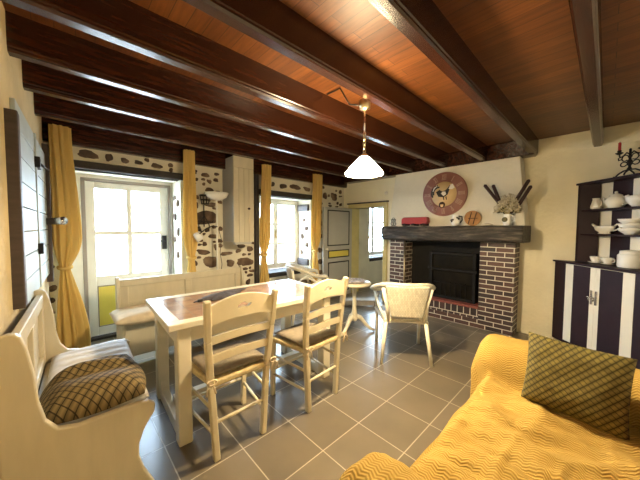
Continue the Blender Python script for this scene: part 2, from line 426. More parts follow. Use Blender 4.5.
def vn(x, y):
    ix, iy = math.floor(x), math.floor(y); fx, fy = smooth(x - ix), smooth(y - iy)
    a, b, c, d = hsh(ix, iy), hsh(ix + 1, iy), hsh(ix, iy + 1), hsh(ix + 1, iy + 1)
    return (a + (b - a) * fx) + ((c + (d - c) * fx) - (a + (b - a) * fx)) * fy - 0.5

# ------------------------------------------------------------------ room shell
XE, YN, YS, CEIL, BEAM = 4.20, 3.72, -0.40, 2.39, 2.20
def XL(y): return -0.265 + 0.043 * y          # the left wall is out of square

struct(MB().box(-0.9, -0.9, -0.1, 7.7, 4.16, 0.0).build('floor', M['floor']))
struct(MB().box(-0.9, -0.9, CEIL, 7.7, 4.2, CEIL + 0.1).build('ceiling', M['ceil']))
w = MB(); w.prism([(XL(-0.9), -0.9), (XL(4.2), 4.2), (-0.85, 4.2), (-0.85, -0.9)], CEIL); struct(w.build('wall_left', M['plaster_w']))
struct(MB().box(-0.7, YS - 0.25, 0, 7.6, YS, CEIL).build('wall_front', M['plaster_e']))
# east wall with the doorway
w = MB()
w.box(XE, YS, 0, XE + 0.22, 2.74, CEIL); w.box(XE, 2.74, 1.70, XE + 0.22, 3.52, CEIL); w.box(XE, 3.52, 0, XE + 0.22, YN, CEIL)
struct(w.build('wall_right', M['plaster_e']))
struct(MB().box(XE - 0.012, YS, 2.19, XE, 0.66, CEIL).build('trim_1', M['plaster_e'], bev=0.006))
struct(MB().box(7.5, YS, 0, 7.6, YN, CEIL).build('wall_hall', M['plaster_e']))

STONES = [(1.41, 2.01, 0.059, 0.026), (1.55, 1.96, 0.041, 0.021), (1.46, 1.82, 0.06, 0.027), (1.29, 1.71, 0.031, 0.026), (1.29, 1.6, 0.025, 0.039), (1.47, 1.62, 0.081, 0.027), (1.41, 1.44, 0.166, 0.088), (1.31, 1.29, 0.038, 0.04), (1.5, 1.19, 0.069, 0.027), (1.37, 0.98, 0.092, 0.034), (1.47, 0.84, 0.096, 0.076), (1.25, 0.84, 0.044, 0.04), (1.39, 1.09, 0.033, 0.027), (1.54, 1.04, 0.028, 0.041), (1.69, 0.94, 0.089, 0.028), (1.75, 0.8, 0.06, 0.051), (1.98, 0.8, 0.131, 0.068), (1.87, 0.97, 0.039, 0.03), (1.92, 1.04, 0.064, 0.03), (2.06, 0.99, 0.059, 0.038), (2.1, 0.65, 0.052, 0.023), (2.06, 0.59, 0.051, 0.023), (2.03, 0.49, 0.041, 0.039), (1.33, 1.14, 0.039, 0.02), (0.22, 2.06, 0.087, 0.041), (0.39, 2.06, 0.035, 0.043), (0.53, 2.05, 0.041, 0.028), (0.66, 2.05, 0.044, 0.022), (0.84, 2.04, 0.057, 0.03), (2.39, 2.02, 0.037, 0.039), (2.48, 2.01, 0.028, 0.04), (2.68, 2.0, 0.071, 0.041), (2.93, 2.01, 0.109, 0.043), (3.2, 2.0, 0.083, 0.035), (3.65, 1.92, 0.054, 0.066), (3.9, 1.92, 0.086, 0.078), (4.08, 2.03, 0.044, 0.04), (3.52, 1.96, 0.039, 0.046), (3.53, 1.38, 0.039, 0.056), (3.53, 1.16, 0.052, 0.047), (3.53, 0.89, 0.052, 0.047), (3.53, 0.67, 0.052, 0.048), (3.54, 0.47, 0.052, 0.038), (3.53, 1.62, 0.045, 0.05), (3.53, 1.78, 0.05, 0.04), (2.33, 0.37, 0.056, 0.048), (2.56, 0.4, 0.069, 0.066), (2.82, 0.38, 0.086, 0.069), (3.12, 0.32, 0.093, 0.064), (-0.08, 0.92, 0.018, 0.019), (-0.08, 0.71, 0.028, 0.034), (-0.09, 0.59, 0.021, 0.03), (-0.10, 0.47, 0.03, 0.015), (-0.10, 0.2, 0.022, 0.034), (2.17, 1.35, 0.04, 0.05), (2.16, 1.7, 0.05, 0.04), (2.14, 1.2, 0.05, 0.03), (1.62, 0.55, 0.08, 0.05), (1.35, 0.6, 0.07, 0.05)]
for zz in (0.5, 0.72, 0.95, 1.2, 1.42, 1.6): STONES.append((4.62 + random.uniform(-.05, .05), zz, 0.07, 0.06))
for k in range(12): STONES.append((random.uniform(1.2, 2.1), random.uniform(0.1, 0.45), random.uniform(.05, .1), random.uniform(.03, .06)))
for (xa_, xb_, za_, zb_, nn) in ((1.24, 1.62, 0.8, 2.05, 26), (1.95, 2.12, 0.6, 1.1, 6), (3.46, 4.15, 1.72, 2.08, 10), (2.3, 3.3, 0.1, 0.52, 10), (0.1, 1.05, 2.0, 2.1, 5)):
    for k in range(nn):
        for tr_ in range(40):
            q = (random.uniform(xa_, xb_), random.uniform(za_, zb_), random.uniform(.018, .05), random.uniform(.014, .03))
            if all(abs(q[0] - s_[0]) > (q[2] + s_[2]) * 1.12 or abs(q[1] - s_[1]) > (q[3] + s_[3]) * 1.12 for s_ in STONES): STONES.append(q); break
def lump(mb, c, uax, vax, nrm, hu, hv, mi=1, th=0.02):
    c = Vector(c); U = Vector(uax); V = Vector(vax); Nn = Vector(nrm); n = 14
    ph = random.uniform(0, 6); k1 = random.uniform(.06, .16); k2 = random.uniform(.05, .12); ang = random.uniform(-.25, .25)
    vs = []; fs = []
    for ring, (rr, dz) in enumerate(((1.0, -0.004), (0.93, th * 0.6), (0.6, th))):
        for k in range(n):
            a = 2 * PI * k / n; sq = 1 / max(abs(math.cos(a)), abs(math.sin(a))) ** 0.35
            q = rr * sq * (1 + k1 * math.sin(2 * a + ph) + k2 * math.sin(3 * a + 2 * ph) + random.uniform(-.13, .13))
            x = math.cos(a) * q * hu; y = math.sin(a) * q * hv
            x, y = x * math.cos(ang) - y * math.sin(ang) * 0.6, y * math.cos(ang) + x * math.sin(ang) * 0.6
            vs.append(c + U * x + V * y + Nn * dz)
    vs.append(c + Nn * th * 1.15)
    for r_ in range(2):
        for k in range(n):
            l = (k + 1) % n; fs.append((r_ * n + k, r_ * n + l, (r_ + 1) * n + l, (r_ + 1) * n + k))
    for k in range(n): fs.append((2 * n + k, 2 * n + (k + 1) % n, 3 * n))
    mb.add(vs, fs, True, mi)

YB = 4.16
OPEN = [(0.00, 1.10, 0.0, 1.905), (2.24, 3.29, 0.55, 1.82), (5.08, 6.30, 0.60, 1.92)]
w = MB(); x = -0.5
for (a, b, z0, z1) in OPEN:
    w.box(x, YN, 0, a, YB, CEIL)
    if z0 > 0: w.box(a, YN, 0, b, YB, z0)
    w.box(a, YN, z1, b, YB, CEIL); x = b
w.box(x, YN, 0, 7.6, YB, CEIL)
for (sx, sz, hw, hh) in STONES: lump(w, (sx, YN, sz), (1, 0, 0), (0, 0, 1), (0, -1, 0), hw, hh)
for (sy, sz, hw, hh) in ((3.83, 1.62, .05, .04), (3.95, 1.45, .05, .05), (3.82, 1.25, .04, .06), (3.97, 1.15, .04, .04), (3.85, 0.95, .05, .04), (3.95, 1.7, .04, .03)):
    lump(w, (1.10, sy, sz), (0, 1, 0), (0, 0, 1), (-1, 0, 0), hw, hh)
for (sy, sz, hw, hh) in ((3.83, 1.3, .05, .04), (3.95, 1.15, .05, .05), (3.82, 1.0, .04, .05), (3.97, 0.85, .04, .04), (3.9, 1.45, .05, .03)):
    lump(w, (3.29, sy, sz), (0, 1, 0), (0, 0, 1), (-1, 0, 0), hw, hh)
struct(w.build('wall_back', [M['plaster_n'], M['stone']]))
# timber lintels, window timbers
struct(MB().box(-0.10, YN - 0.035, 1.905, 1.20, YN + 0.15, 1.985).build('trim_2', M['darkwood'], bev=0.01))
struct(MB().box(2.20, YN - 0.035, 1.82, 3.36, YN + 0.15, 1.905).build('trim_3', M['darkwood'], bev=0.01))
struct(MB().box(2.135, YN - 0.05, 0.3, 2.20, YN + 0.02, 2.2).build('trim_4', M['darkwood'], bev=0.01))
t = MB()
for z in (0.62, 1.62): t.box(3.25, 3.76, z, 3.295, 4.05, z + 0.12)
struct(t.build('trim_5', M['greywood'], bev=0.008))
# beams
def beam(i, y, wd=0.08, z0=BEAM):
    b = MB(); x0 = XL(y) - 0.05; h = CEIL - z0
    # moulded lower corners run along the beam
    pr = [(-wd / 2, h), (-wd / 2, 0.028), (-wd / 2 + 0.006, 0.022), (-wd / 2 + 0.006, 0.012), (-wd / 2 + 0.014, 0.0), (wd / 2 - 0.014, 0.0), (wd / 2 - 0.006, 0.012), (wd / 2 - 0.006, 0.022), (wd / 2, 0.028), (wd / 2, h)]
    Mx = Matrix(((0, 0, 1, x0), (1, 0, 0, y), (0, 1, 0, z0), (0, 0, 0, 1)))
    b.prism(pr, XE + 0.05 - x0, Mx)
    return struct(b.build('trim_%d' % i, M['beam']))
for i, y in enumerate((0.10, 0.645, 1.145, 1.64, 2.14, 2.61, 3.15)): beam(6 + i, y)
beam(13, 3.685, 0.09, 2.12)
struct(MB().box(4.44, 3.5, BEAM, 7.5, 3.62, CEIL).build('trim_14', M['beam']))

struct(MB().box(4.03, 0.62, 2.19, XE, 3.58, CEIL).build('trim_15', M['beam'], bev=0.01))

# ------------------------------------------------------------------ garden door (door_1)
d = estruct('door_1', (0.61, 4.1, 0))
fr = MB()
fr.box(0.00, 4.075, 0, 0.215, 4.16, 1.905); fr.box(1.035, 4.075, 0, 1.10, 4.16, 1.905); fr.box(0.215, 4.075, 1.835, 1.035, 4.16, 1.905)
fr.build('reveal_lining', M['white'], d, bev=0.004)
g = MB(); g.box(0.165, 4.06, 0, 0.20, 4.10, 1.865); g.box(1.04, 4.06, 0, 1.075, 4.10, 1.865); g.box(0.165, 4.06, 1.835, 1.075, 4.10, 1.87)
g.build('door_frame', M['greyframe'], d, bev=0.003)
lf = MB()
L0, L1 = 0.20, 1.04
lf.box(L0, 4.085, 0.03, 0.285, 4.125, 1.835); lf.box(0.945, 4.085, 0.03, L1, 4.125, 1.835)
lf.box(0.285, 4.085, 0.03, 0.945, 4.125, 0.13); lf.box(0.285, 4.085, 0.615, 0.945, 4.125, 0.735); lf.box(0.285, 4.085, 1.76, 0.945, 4.125, 1.835)
lf.box(0.586, 4.078, 0.735, 0.638, 4.125, 1.76); lf.box(0.285, 4.080, 1.214, 0.586, 4.124, 1.266); lf.box(0.638, 4.080, 1.214, 0.945, 4.124, 1.266)
leaf = lf.build('door_leaf', M['white'], d, bev=0.005)
for xa, xb in ((0.285, 0.586), (0.638, 0.945)):
    for za, zb in ((0.735, 1.214), (1.266, 1.76)): MB().box(xa, 4.103, za, xb, 4.107, zb).build('pane', M['glass'], leaf)
y_ = MB(); y_.box(0.285, 4.093, 0.13, 0.945, 4.118, 0.615); y_.build('lower_panel', M['yellowpaint'], leaf, bev=0.003)
k = MB()
for a in ((0.285, 0.13, 0.295, 0.615), (0.935, 0.13, 0.945, 0.615), (0.285, 0.605, 0.945, 0.615), (0.285, 0.13, 0.945, 0.14)): k.box(a[0], 4.083, a[1], a[2], 4.095, a[3])
k.build('panel_moulding', M['greyframe'], leaf)
hd = MB(); hd.box(0.965, 4.065, 1.02, 1.02, 4.085, 1.20); hd.tube([(0.995, 4.065, 1.13), (0.995, 4.03, 1.13), (0.90, 4.03, 1.13)], 0.008, 8)
hd.build('door_handle', M['iron'], leaf, bev=0.003)
MB().box(0.165, 4.00, 0, 1.075, 4.10, 0.028).build('threshold', M['darkwood'], d, bev=0.004)

# ------------------------------------------------------------------ windows in the back wall
def casement(name, x0, x1, z0, z1, rows, ys=4.1, sill=True):
    w_ = estruct(name, ((x0 + x1) / 2, ys, z0)); f = 0.05
    fb = MB(); fb.box(x0, ys - 0.02, z0, x0 + f, ys + 0.05, z1); fb.box(x1 - f, ys - 0.02, z0, x1, ys + 0.05, z1)
    fb.box(x0 + f, ys - 0.02, z0, x1 - f, ys + 0.05, z0 + f); fb.box(x0 + f, ys - 0.02, z1 - f, x1 - f, ys + 0.05, z1)
    fb.build('window_frame', M['white'], w_, bev=0.004)
    xm = (x0 + x1) / 2
    for a, b in ((x0 + f, xm), (xm, x1 - f)):
        sb = MB(); st = 0.05; za, zb = z0 + f, z1 - f
        sb.box(a, ys - 0.035, za, a + st, ys + 0.01, zb); sb.box(b - st, ys - 0.035, za, b, ys + 0.01, zb)
        sb.box(a + st, ys - 0.035, za, b - st, ys + 0.01, za + st); sb.box(a + st, ys - 0.035, zb - st, b - st, ys + 0.01, zb)
        hh = (zb - za - 2 * st) / rows
        for r_ in range(1, rows): sb.box(a + st, ys - 0.03, za + st + hh * r_ - 0.021, b - st, ys + 0.005, za + st + hh * r_ + 0.021)
        so = sb.build('sash', M['white'], w_, bev=0.004)
        for r_ in range(rows):
            MB().box(a + st, ys - 0.012, za + st + hh * r_ + (0.021 if r_ else 0), b - st, ys - 0.008, za + st + hh * (r_ + 1) - (0.021 if r_ < rows - 1 else 0)).build('pane', M['glass'], so)
    hb = MB(); zc = (z0 + z1) / 2; hb.box(xm - 0.012, ys - 0.045, zc - 0.07, xm + 0.012, ys - 0.035, zc + 0.07); hb.tube([(xm, ys - 0.045, zc), (xm, ys - 0.075, zc), (xm, ys - 0.075, zc - 0.06)], 0.007, 8)
    hb.build('window_handle', M['brass'], w_)
    if sill: MB().box(x0 + 0.01, 3.70, z0 - 0.075, x1 - 0.01, ys - 0.02, z0).build('window_sill', M['darkwood'], w_, bev=0.006)
    return w_
casement('window_1', 2.24, 3.29, 0.58, 1.82, 3)
casement('window_2', 5.08, 6.30, 0.62, 1.92, 3)
# ------------------------------------------------------------------ shuttered window in the left wall
w3 = estruct('window_3', (-0.13, 2.5, 0.8))
p = MB(); p.box(XL(1.95) - 0.02, 1.95, 0.915, -0.137, 2.03, 1.87); p.build('frame_post', M['greywood'], w3, bev=0.006)
p = MB(); p.box(XL(3.55) - 0.02, 3.55, 0.80, -0.068, 3.63, 2.07); p.build('frame_post', M['greywood'], w3, bev=0.006)
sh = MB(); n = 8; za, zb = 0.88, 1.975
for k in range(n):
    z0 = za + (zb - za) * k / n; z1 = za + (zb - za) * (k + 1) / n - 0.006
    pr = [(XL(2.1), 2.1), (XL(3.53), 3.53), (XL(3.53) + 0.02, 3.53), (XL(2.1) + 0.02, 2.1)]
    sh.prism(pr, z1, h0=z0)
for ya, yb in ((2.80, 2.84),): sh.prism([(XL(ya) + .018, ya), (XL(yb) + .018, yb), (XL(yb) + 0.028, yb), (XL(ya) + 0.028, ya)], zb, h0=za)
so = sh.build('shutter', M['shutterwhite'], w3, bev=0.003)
for z in (1.78, 1.165):
    hb = MB(); hb.box(XL(2.85) + 0.0, 2.78, z - 0.045, XL(2.85) + 0.045, 2.92, z + 0.03); hb.build('hinge', M['iron'], so, bev=0.003)
lt = MB(); lt.tube([(XL(2.9) + 0.04, 2.9, 1.776), (XL(3.2) + 0.04, 3.2, 1.80), (XL(3.52) + 0.045, 3.52, 1.82)], 0.008, 8); lt.build('latch_bar', M['iron'], so)
hb = thing('curtain_holdback', (-0.09, 3.42, 1.36), 'short dark wooden curtain peg with a silver end, by the left shutter', 'curtain peg')
t = MB(); t.tube([(-0.115, 3.47, 1.36), (-0.02, 3.36, 1.365)], 0.030, 12); t.build('peg', M['greywood'], hb)
t = MB(); t.tube([(-0.02, 3.36, 1.365), (0.015, 3.317, 1.367)], [0.034, 0.036], 12); t.build('end_cap', M['chrome'], hb)

# ------------------------------------------------------------------ doorway to the hall, open grey door (door_2)
d2 = estruct('door_2', (XE, 3.12, 0))
f = MB(); f.box(XE - 0.03, 3.50, 0, XE + 0.23, 3.58, 1.70); f.box(XE - 0.03, 2.68, 0, XE + 0.23, 2.76, 1.70); f.box(XE - 0.03, 2.68, 1.70, XE + 0.23, 3.58, 1.775)
f.build('door_frame', M['yellowframe'], d2, bev=0.006)
t = MB(); t.box(XE - 0.045, 2.66, 1.775, XE - 0.0, 3.60, 1.80); t.build('door_head_moulding', M['greywood'], d2, bev=0.004)
Y0 = 3.475
lf = MB(); lf.box(3.39, Y0, 0.012, 4.165, Y0 + 0.035, 1.69); leaf = lf.build('door_leaf', M['greydoor'], d2, bev=0.003)
def panel(x0, x1, z0, z1, mm):
    mo = MB(); e = 0.02
    for a in ((x0, z0, x0 + e, z1), (x1 - e, z0, x1, z1), (x0 + e, z0, x1 - e, z0 + e), (x0 + e, z1 - e, x1 - e, z1)): mo.box(a[0], Y0 - 0.012, a[1], a[2], Y0, a[3])
    q = mo.build('panel_moulding', M['blackpaint'], leaf, bev=0.003)
    MB().box(x0 + e, Y0 - 0.005, z0 + e, x1 - e, Y0, z1 - e).build('panel', mm, q)
panel(3.48, 4.08, 0.98, 1.64, M['greydoor']); panel(3.50, 4.08, 0.755, 0.90, M['yellowpaint']); panel(3.50, 4.08, 0.10, 0.68, M['greydoor'])
kb = MB(); kb.tube([(3.44, Y0, 0.93), (3.44, Y0 - 0.03, 0.93)], 0.008, 8); kb.ball((3.44, Y0 - 0.045, 0.93), 0.02); kb.build('door_knob', M['china'], leaf)

# ------------------------------------------------------------------ outside
struct(MB().box(-8, 4.16, -0.14, 16, 22, -0.04).build('ground', M['paving']))
fe = thing('garden_fence', (3, 7.4, -0.04), 'pale picket fence seen through the door and window panes', 'fence')
t = MB(); t.box(-2.5, 7.40, 0.25, 9.5, 7.44, 0.33); t.box(-2.5, 7.40, 0.95, 9.5, 7.44, 1.03); t.build('rail', M['fencewhite'], fe)
for k in range(48):
    x = -2.4 + k * 0.25
    MB().prism([(x, -0.04), (x + 0.2, -0.04), (x + 0.2, 1.16), (x + 0.1, 1.24), (x, 1.16)], 0.025, Matrix(((1, 0, 0, 0), (0, 0, 1, 7.375), (0, 1, 0, 0), (0, 0, 0, 1)))).build('picket', M['fencewhite'], fe)

# ------------------------------------------------------------------ fireplace
fp = thing('fireplace', (4.0, 1.6, 0), 'dark brick fireplace with a rough oak mantel beam and plaster chimney hood', 'fireplace')
t = MB(); t.box(3.95, 0.75, 0, XE, 1.13, 1.14); t.build('brick_pillar', M['brick'], fp, bev=0.003)
t = MB(); t.box(3.95, 2.20, 0, XE, 2.47, 1.14); t.build('brick_pillar', M['brick'], fp, bev=0.003)
t = MB(); t.box(3.955, 1.13, 0, XE, 2.20, 0.115); t.build('hearth_plinth', M['brick'], fp)
t = MB(); t.box(3.96, 1.13, 0.115, XE, 2.20, 0.255); t.build('hearth_soldier_course', M['soldier'], fp)
t = MB()
for k in range(10): t.box(3.935, 1.133 + k * 0.1067, 0.255, XE, 1.133 + (k + 1) * 0.1067 - 0.005, 0.285)
t.build('hearth_ledge', M['redtile'], fp, bev=0.004)
t = MB(); t.box(4.185, 1.13, 0.285, 4.198, 2.20, 1.14); t.box(3.97, 1.13, 1.10, XE, 2.20, 1.14);
t.build('firebox_lining', M['soot'], fp)
# stove insert
ins = MB(); x = 4.05
ins.box(x, 1.20, 0.285, x + 0.12, 1.24, 0.97); ins.box(x, 1.80, 0.285, x + 0.12, 1.84, 0.97); ins.box(x, 1.24, 0.93, x + 0.12, 1.80, 0.97); ins.box(x, 1.24, 0.285, x + 0.12, 1.80, 0.33)
ins.box(x - 0.02, 1.18, 0.70, x + 0.03, 1.86, 0.735)
io = ins.build('stove_insert', M['castiron'], fp, bev=0.006)
for za, zb in ((0.33, 0.70), (0.735, 0.93)): MB().box(x + 0.03, 1.24, za, x + 0.036, 1.80, zb).build('stove_glass', M['stoveglass'], io)
t = MB()
for k in range(7): t.tube([(x + 0.015, 1.32 + k * 0.07, 0.33), (x + 0.015, 1.32 + k * 0.07, 0.52), (x + 0.015, 1.335 + k * 0.07, 0.54)], 0.007, 6)
t.tube([(x + 0.015, 1.26, 0.52), (x + 0.015, 1.78, 0.52)], 0.007, 6); t.build('log_guard', M['castiron'], io)
# mantel beam, rough hewn: a grid-skinned bar along Y
def mant(u, v):
    y = 0.645 + 1.855 * v; a = 2 * PI * u
    cx, cz = 3.975, 1.245; hx, hz = 0.235, 0.105
    c, s_ = math.cos(a), math.sin(a); q = 1 / max(abs(c), abs(s_)); q = min(q, 1.30)
    e = 1 + 0.09 * vn(y * 5, a * 2) + 0.06 * vn(y * 11, a * 5) + 0.03 * vn(y * 30, a * 9)
    droop = 0.012 * math.sin(y * 2.2)
    zz = cz + hz * s_ * q * e + droop
    if s_ > 0.3: zz = min(zz, 1.353 + 0.004 * vn(y * 9, 1))
    return (min(cx + hx * c * q * e, 4.199), y, zz)
t = MB(); t.grid(mant, 40, 70, True, closed_u=True)
t.f.append(tuple(range(40))); t.sm.append(False); t.mi.append(0)
t.f.append(tuple(70 * 40 + k for k in range(40))); t.sm.append(False); t.mi.append(0)
t.build('mantel_beam', M['mantel'], fp)
t = MB(); vb = [(3.95, 0.66), (3.95, 2.50), (XE, 2.50), (XE, 0.66)]; vt = [(4.0, 0.745), (4.0, 2.42), (XE, 2.42), (XE, 0.745)]
t.add([(a, b, 1.34) for a, b in vb] + [(a, b, 2.185) for a, b in vt], [(0, 1, 2, 3), (7, 6, 5, 4), (0, 4, 5, 1), (1, 5, 6, 2), (2, 6, 7, 3), (3, 7, 4, 0)])
t.build('chimney_hood', M['hood'], fp, bev=0.01)
t = MB(); t.tube([(3.93, 2.195, 0.0), (3.93, 2.195, 1.12)], 0.012, 8); t.build('gas_pipe', M['brass'], fp)
MT = 1.354   # top of the mantel

# clock on the hood
HX = lambda z: 3.95 + 0.05 * (z - 1.34) / 0.845
ck = thing('wall_clock', (HX(1.8) - 0.012, 1.61, 1.80), 'large round red-brown wall clock with a rooster on its cream centre', 'clock')
F_ = Matrix(((0, 0, -1, 0), (-1, 0, 0, 0), (0, 1, 0, 0), (0, 0, 0, 1)))      # local x -> -Y (right in the photo), y -> up, z -> towards room
t = MB(); t.lathe([(0.31, 0.0), (0.31, 0.018), (0.30, 0.026), (0.02, 0.022)], 56, F_); rim = t.build('clock_rim', M['clockred'], ck, world=False)
t = MB(); t.lathe([(0.175, 0.02), (0.175, 0.027), (0.001, 0.027)], 48, F_); face = t.build('clock_centre', M['clockcream'], ck, world=False)
def stroke(mb, x0, y0, x1, y1, wd, A): mb.bar(A @ Vector((x0, y0, 0.0275)), A @ Vector((x1, y1, 0.0275)), wd, 0.004, up=A.to_3x3() @ Vector((0, 0, 1)))
NUM = ['XII', 'I', 'II', 'III', 'IIII', 'V', 'VI', 'VII', 'VIII', 'IX', 'X', 'XI']
for h, s_ in enumerate(NUM):
    t = MB(); A = F_ @ RZ(-h * PI / 6) @ TR(0, 0.238, 0)
    wd = {'I': 0.017, 'V': 0.034, 'X': 0.034}; tot = sum(wd[c] for c in s_); x = -tot / 2; hh = 0.036
    for c in s_:
        xc = x + wd[c] / 2
        if c == 'I': stroke(t, xc, -hh, xc, hh, 0.006, A)
        elif c == 'V': stroke(t, xc - 0.012, hh, xc, -hh, 0.006, A); stroke(t, xc + 0.012, hh, xc, -hh, 0.006, A)
        else: stroke(t, xc - 0.012, hh, xc + 0.012, -hh, 0.006, A); stroke(t, xc + 0.012, hh, xc - 0.012, -hh, 0.006, A)
        x += wd[c]
    for q in (-hh, hh): stroke(t, -tot / 2 + 0.002, q, tot / 2 - 0.002, q, 0.004, A)      # serifs tie the strokes together
    t.build('numeral', M['clockmark'], rim, world=False)
t = MB(); A = F_ @ TR(0, 0.01, 0.026) @ Matrix.Diagonal((1.22, 1.22, 1, 1))
body = [(-0.09, 0.02), (-0.06, -0.035), (0.0, -0.045), (0.045, -0.015), (0.06, 0.03), (0.085, 0.085), (0.065, 0.09), (0.045, 0.06), (0.02, 0.035), (-0.02, 0.025), (-0.05, 0.045)]
t.prism(body, 0.005, A)
for r_, a0 in ((0.075, 0.0), (0.095, 0.25)):
    o_ = arc(-0.055, 0.01, r_, R(85) + a0, R(200) + a0, 10); i_ = arc(-0.055, 0.01, r_ - 0.018, R(200) + a0, R(85) + a0, 10); t.prism(o_ + i_, 0.004, A)
t.prism([(-0.01, -0.04), (0.0, -0.075), (0.008, -0.075), (0.004, -0.04)], 0.004, A); t.prism([(0.02, -0.04), (0.03, -0.075), (0.038, -0.075), (0.032, -0.035)], 0.004, A)
rs = t.build('rooster', M['blackpaint'], face, world=False)
t = MB(); t.prism([(-0.03, 0.0), (0.0, -0.03), (0.03, -0.01), (0.02, 0.02), (-0.01, 0.022)], 0.0075, A); t.build('white_breast', M['whitepaint2'], face, world=False)
t = MB(); t.prism([(0.075, 0.095), (0.1, 0.1), (0.12, 0.055), (0.09, 0.04), (0.055, 0.045)], 0.006, A); t.build('white_flower', M['whitepaint2'], face, world=False)
t = MB(); t.prism([(-0.13, 0.03), (-0.115, 0.075), (-0.075, 0.095), (-0.08, 0.085), (-0.105, 0.065), (-0.12, 0.03)], 0.006, A)
t.build('white_tail_feather', M['whitepaint2'], face, world=False)
t = MB(); t.lathe([(0.043, 0.02), (0.043, 0.031), (0.001, 0.031)], 24, F_ @ TR(-0.02, -0.15, 0)); sd = t.build('small_dial', M['stickbrown'], face, world=False)
t = MB(); t.prism(arc(-0.02, -0.165, 0.02, PI, 2 * PI, 8) + [(0.0, -0.145), (-0.04, -0.145)], 0.034, F_); t.build('cup_motif', M['clockcream'], sd, world=False)

# things on the mantel
t = thing('red_tin_box', (3.86, 1.99, MT), 'long red box with rounded lid on dark scroll feet, on the mantel', 'box')
b = MB(); b.prism([(-0.205, 0.022), (0.19, 0.022), (0.205, 0.05), (0.195, 0.125), (-0.17, 0.125), (-0.205, 0.10)], 0.10, Matrix(((0, 0, 1, -0.05), (-1, 0, 0, 0), (0, 1, 0, 0), (0, 0, 0, 1)))); b.build('box_body', M['redtin'], t, world=False, bev=0.012)
for s_ in (-1, 0, 1):
    b = MB(); b.tube([(-0.045, s_ * 0.15 - 0.04, 0.012), (-0.055, s_ * 0.15, 0.022), (-0.045, s_ * 0.15 + 0.04, 0.012)], 0.012, 8); b.tube([(0.04, s_ * 0.15 - 0.04, 0.012), (0.04, s_ * 0.15 + 0.04, 0.012)], 0.012, 8); b.tube([(-0.05, s_ * 0.15, 0.018), (0.04, s_ * 0.15, 0.012)], 0.008, 8); b.build('scroll_foot', M['iron'], t, world=False)
t = thing('wire_candle_stand', (3.86, 2.36, MT), 'small black wire stand with a flat top at the left mantel end', 'candle stand')
b = MB(); b.lathe([(0.035, 0.0), (0.035, 0.006), (0.006, 0.008), (0.005, 0.09), (0.04, 0.094), (0.04, 0.10)], 16); b.build('stem_and_plate', M['iron'], t, world=False)
b = MB()
for s_ in (0, PI / 2, PI, 3 * PI / 2): b.tube([(0.035 * math.cos(s_), 0.035 * math.sin(s_), 0.004), (0.05 * math.cos(s_), 0.05 * math.sin(s_), 0.03), (0.03 * math.cos(s_), 0.03 * math.sin(s_), 0.06), (0.04 * math.cos(s_), 0.04 * math.sin(s_), 0.095)], 0.004, 6)
b.tube(arc(0, 0, 0.02, 0.3, PI - 0.3, 8) and [(0, a_, 0.10 + z_) for a_, z_ in arc(0, 0, 0.025, 0, PI, 10)], 0.004, 6); b.build('wire_scrolls', M['iron'], t, world=False)
t = thing('patterned_jug', (3.84, 1.405, MT), 'squat white jug with black pattern, left of the round wooden trivet', 'jug')
b = MB(); b.lathe([(0.035, 0), (0.055, 0.02), (0.06, 0.06), (0.045, 0.10), (0.04, 0.125), (0.048, 0.145), (0.042, 0.145), (0.034, 0.12)], 24); b.build('jug_body', M['whitechina'], t, world=False)
b = MB(); b.tube([(0, -0.04, 0.125), (0, -0.08, 0.12), (0, -0.085, 0.07), (0, -0.055, 0.035)], 0.008, 8); b.build('handle', M['blackpaint'], t, world=False)
b = MB()
for k in range(7):
    a = random.uniform(2.2, 4.6); z_ = random.uniform(0.04, 0.12); rr = 0.056 if z_ < 0.08 else 0.046
    b.ball((rr * math.cos(a), rr * math.sin(a), z_), 0.013, 8, 6)
b.build('painted_flowers', M['blackpaint'], t, world=False)
t = thing('round_trivet', (3.925, 1.22, MT), 'round wooden trivet with crossing bars leaning on the hood', 'trivet')
A = TR(0, 0, 0.098) @ Matrix.Rotation(R(-8), 4, 'Y') @ F_
b = MB(); ho = arc(0, 0, 0.085, 0, 2 * PI, 30)[:-1]; b.prism(arc(0, 0, 0.1, 0, 2 * PI, 36)[:-1], 0.014, A, holes=[ho]); b.build('rim', M['bamboo'], t, world=False)
b = MB(); b.prism(arc(0, 0, 0.086, 0, 2 * PI, 30)[:-1], 0.006, A); b.build('disc', M['bamboo'], t, world=False)
b = MB()
for s_ in (-0.03, 0.03): b.bar(A @ Vector((s_ - 0.025, -0.08, 0.012)), A @ Vector((s_ + 0.02, 0.08, 0.012)), 0.008, 0.01, up=(1, 0, 0))
b.bar(A @ Vector((-0.05, 0.0, 0.012)), A @ Vector((0.06, 0.0, 0.012)), 0.008, 0.01, up=(1, 0, 0)); b.build('bars', M['stickbrown'], t, world=False)
t = MB(); t.lathe([(0.015, 0), (0.04, 0.006), (0.045, 0.016), (0.02, 0.028), (0.001, 0.03)], 14, Matrix.Diagonal((0.8, 1.3, 1, 1))); o = t.build('pebble', M['pebble'], loc=(3.82, 1.02, MT)); tag(o, 'small pale pebble on the mantel left of the flower vase', 'pebble')
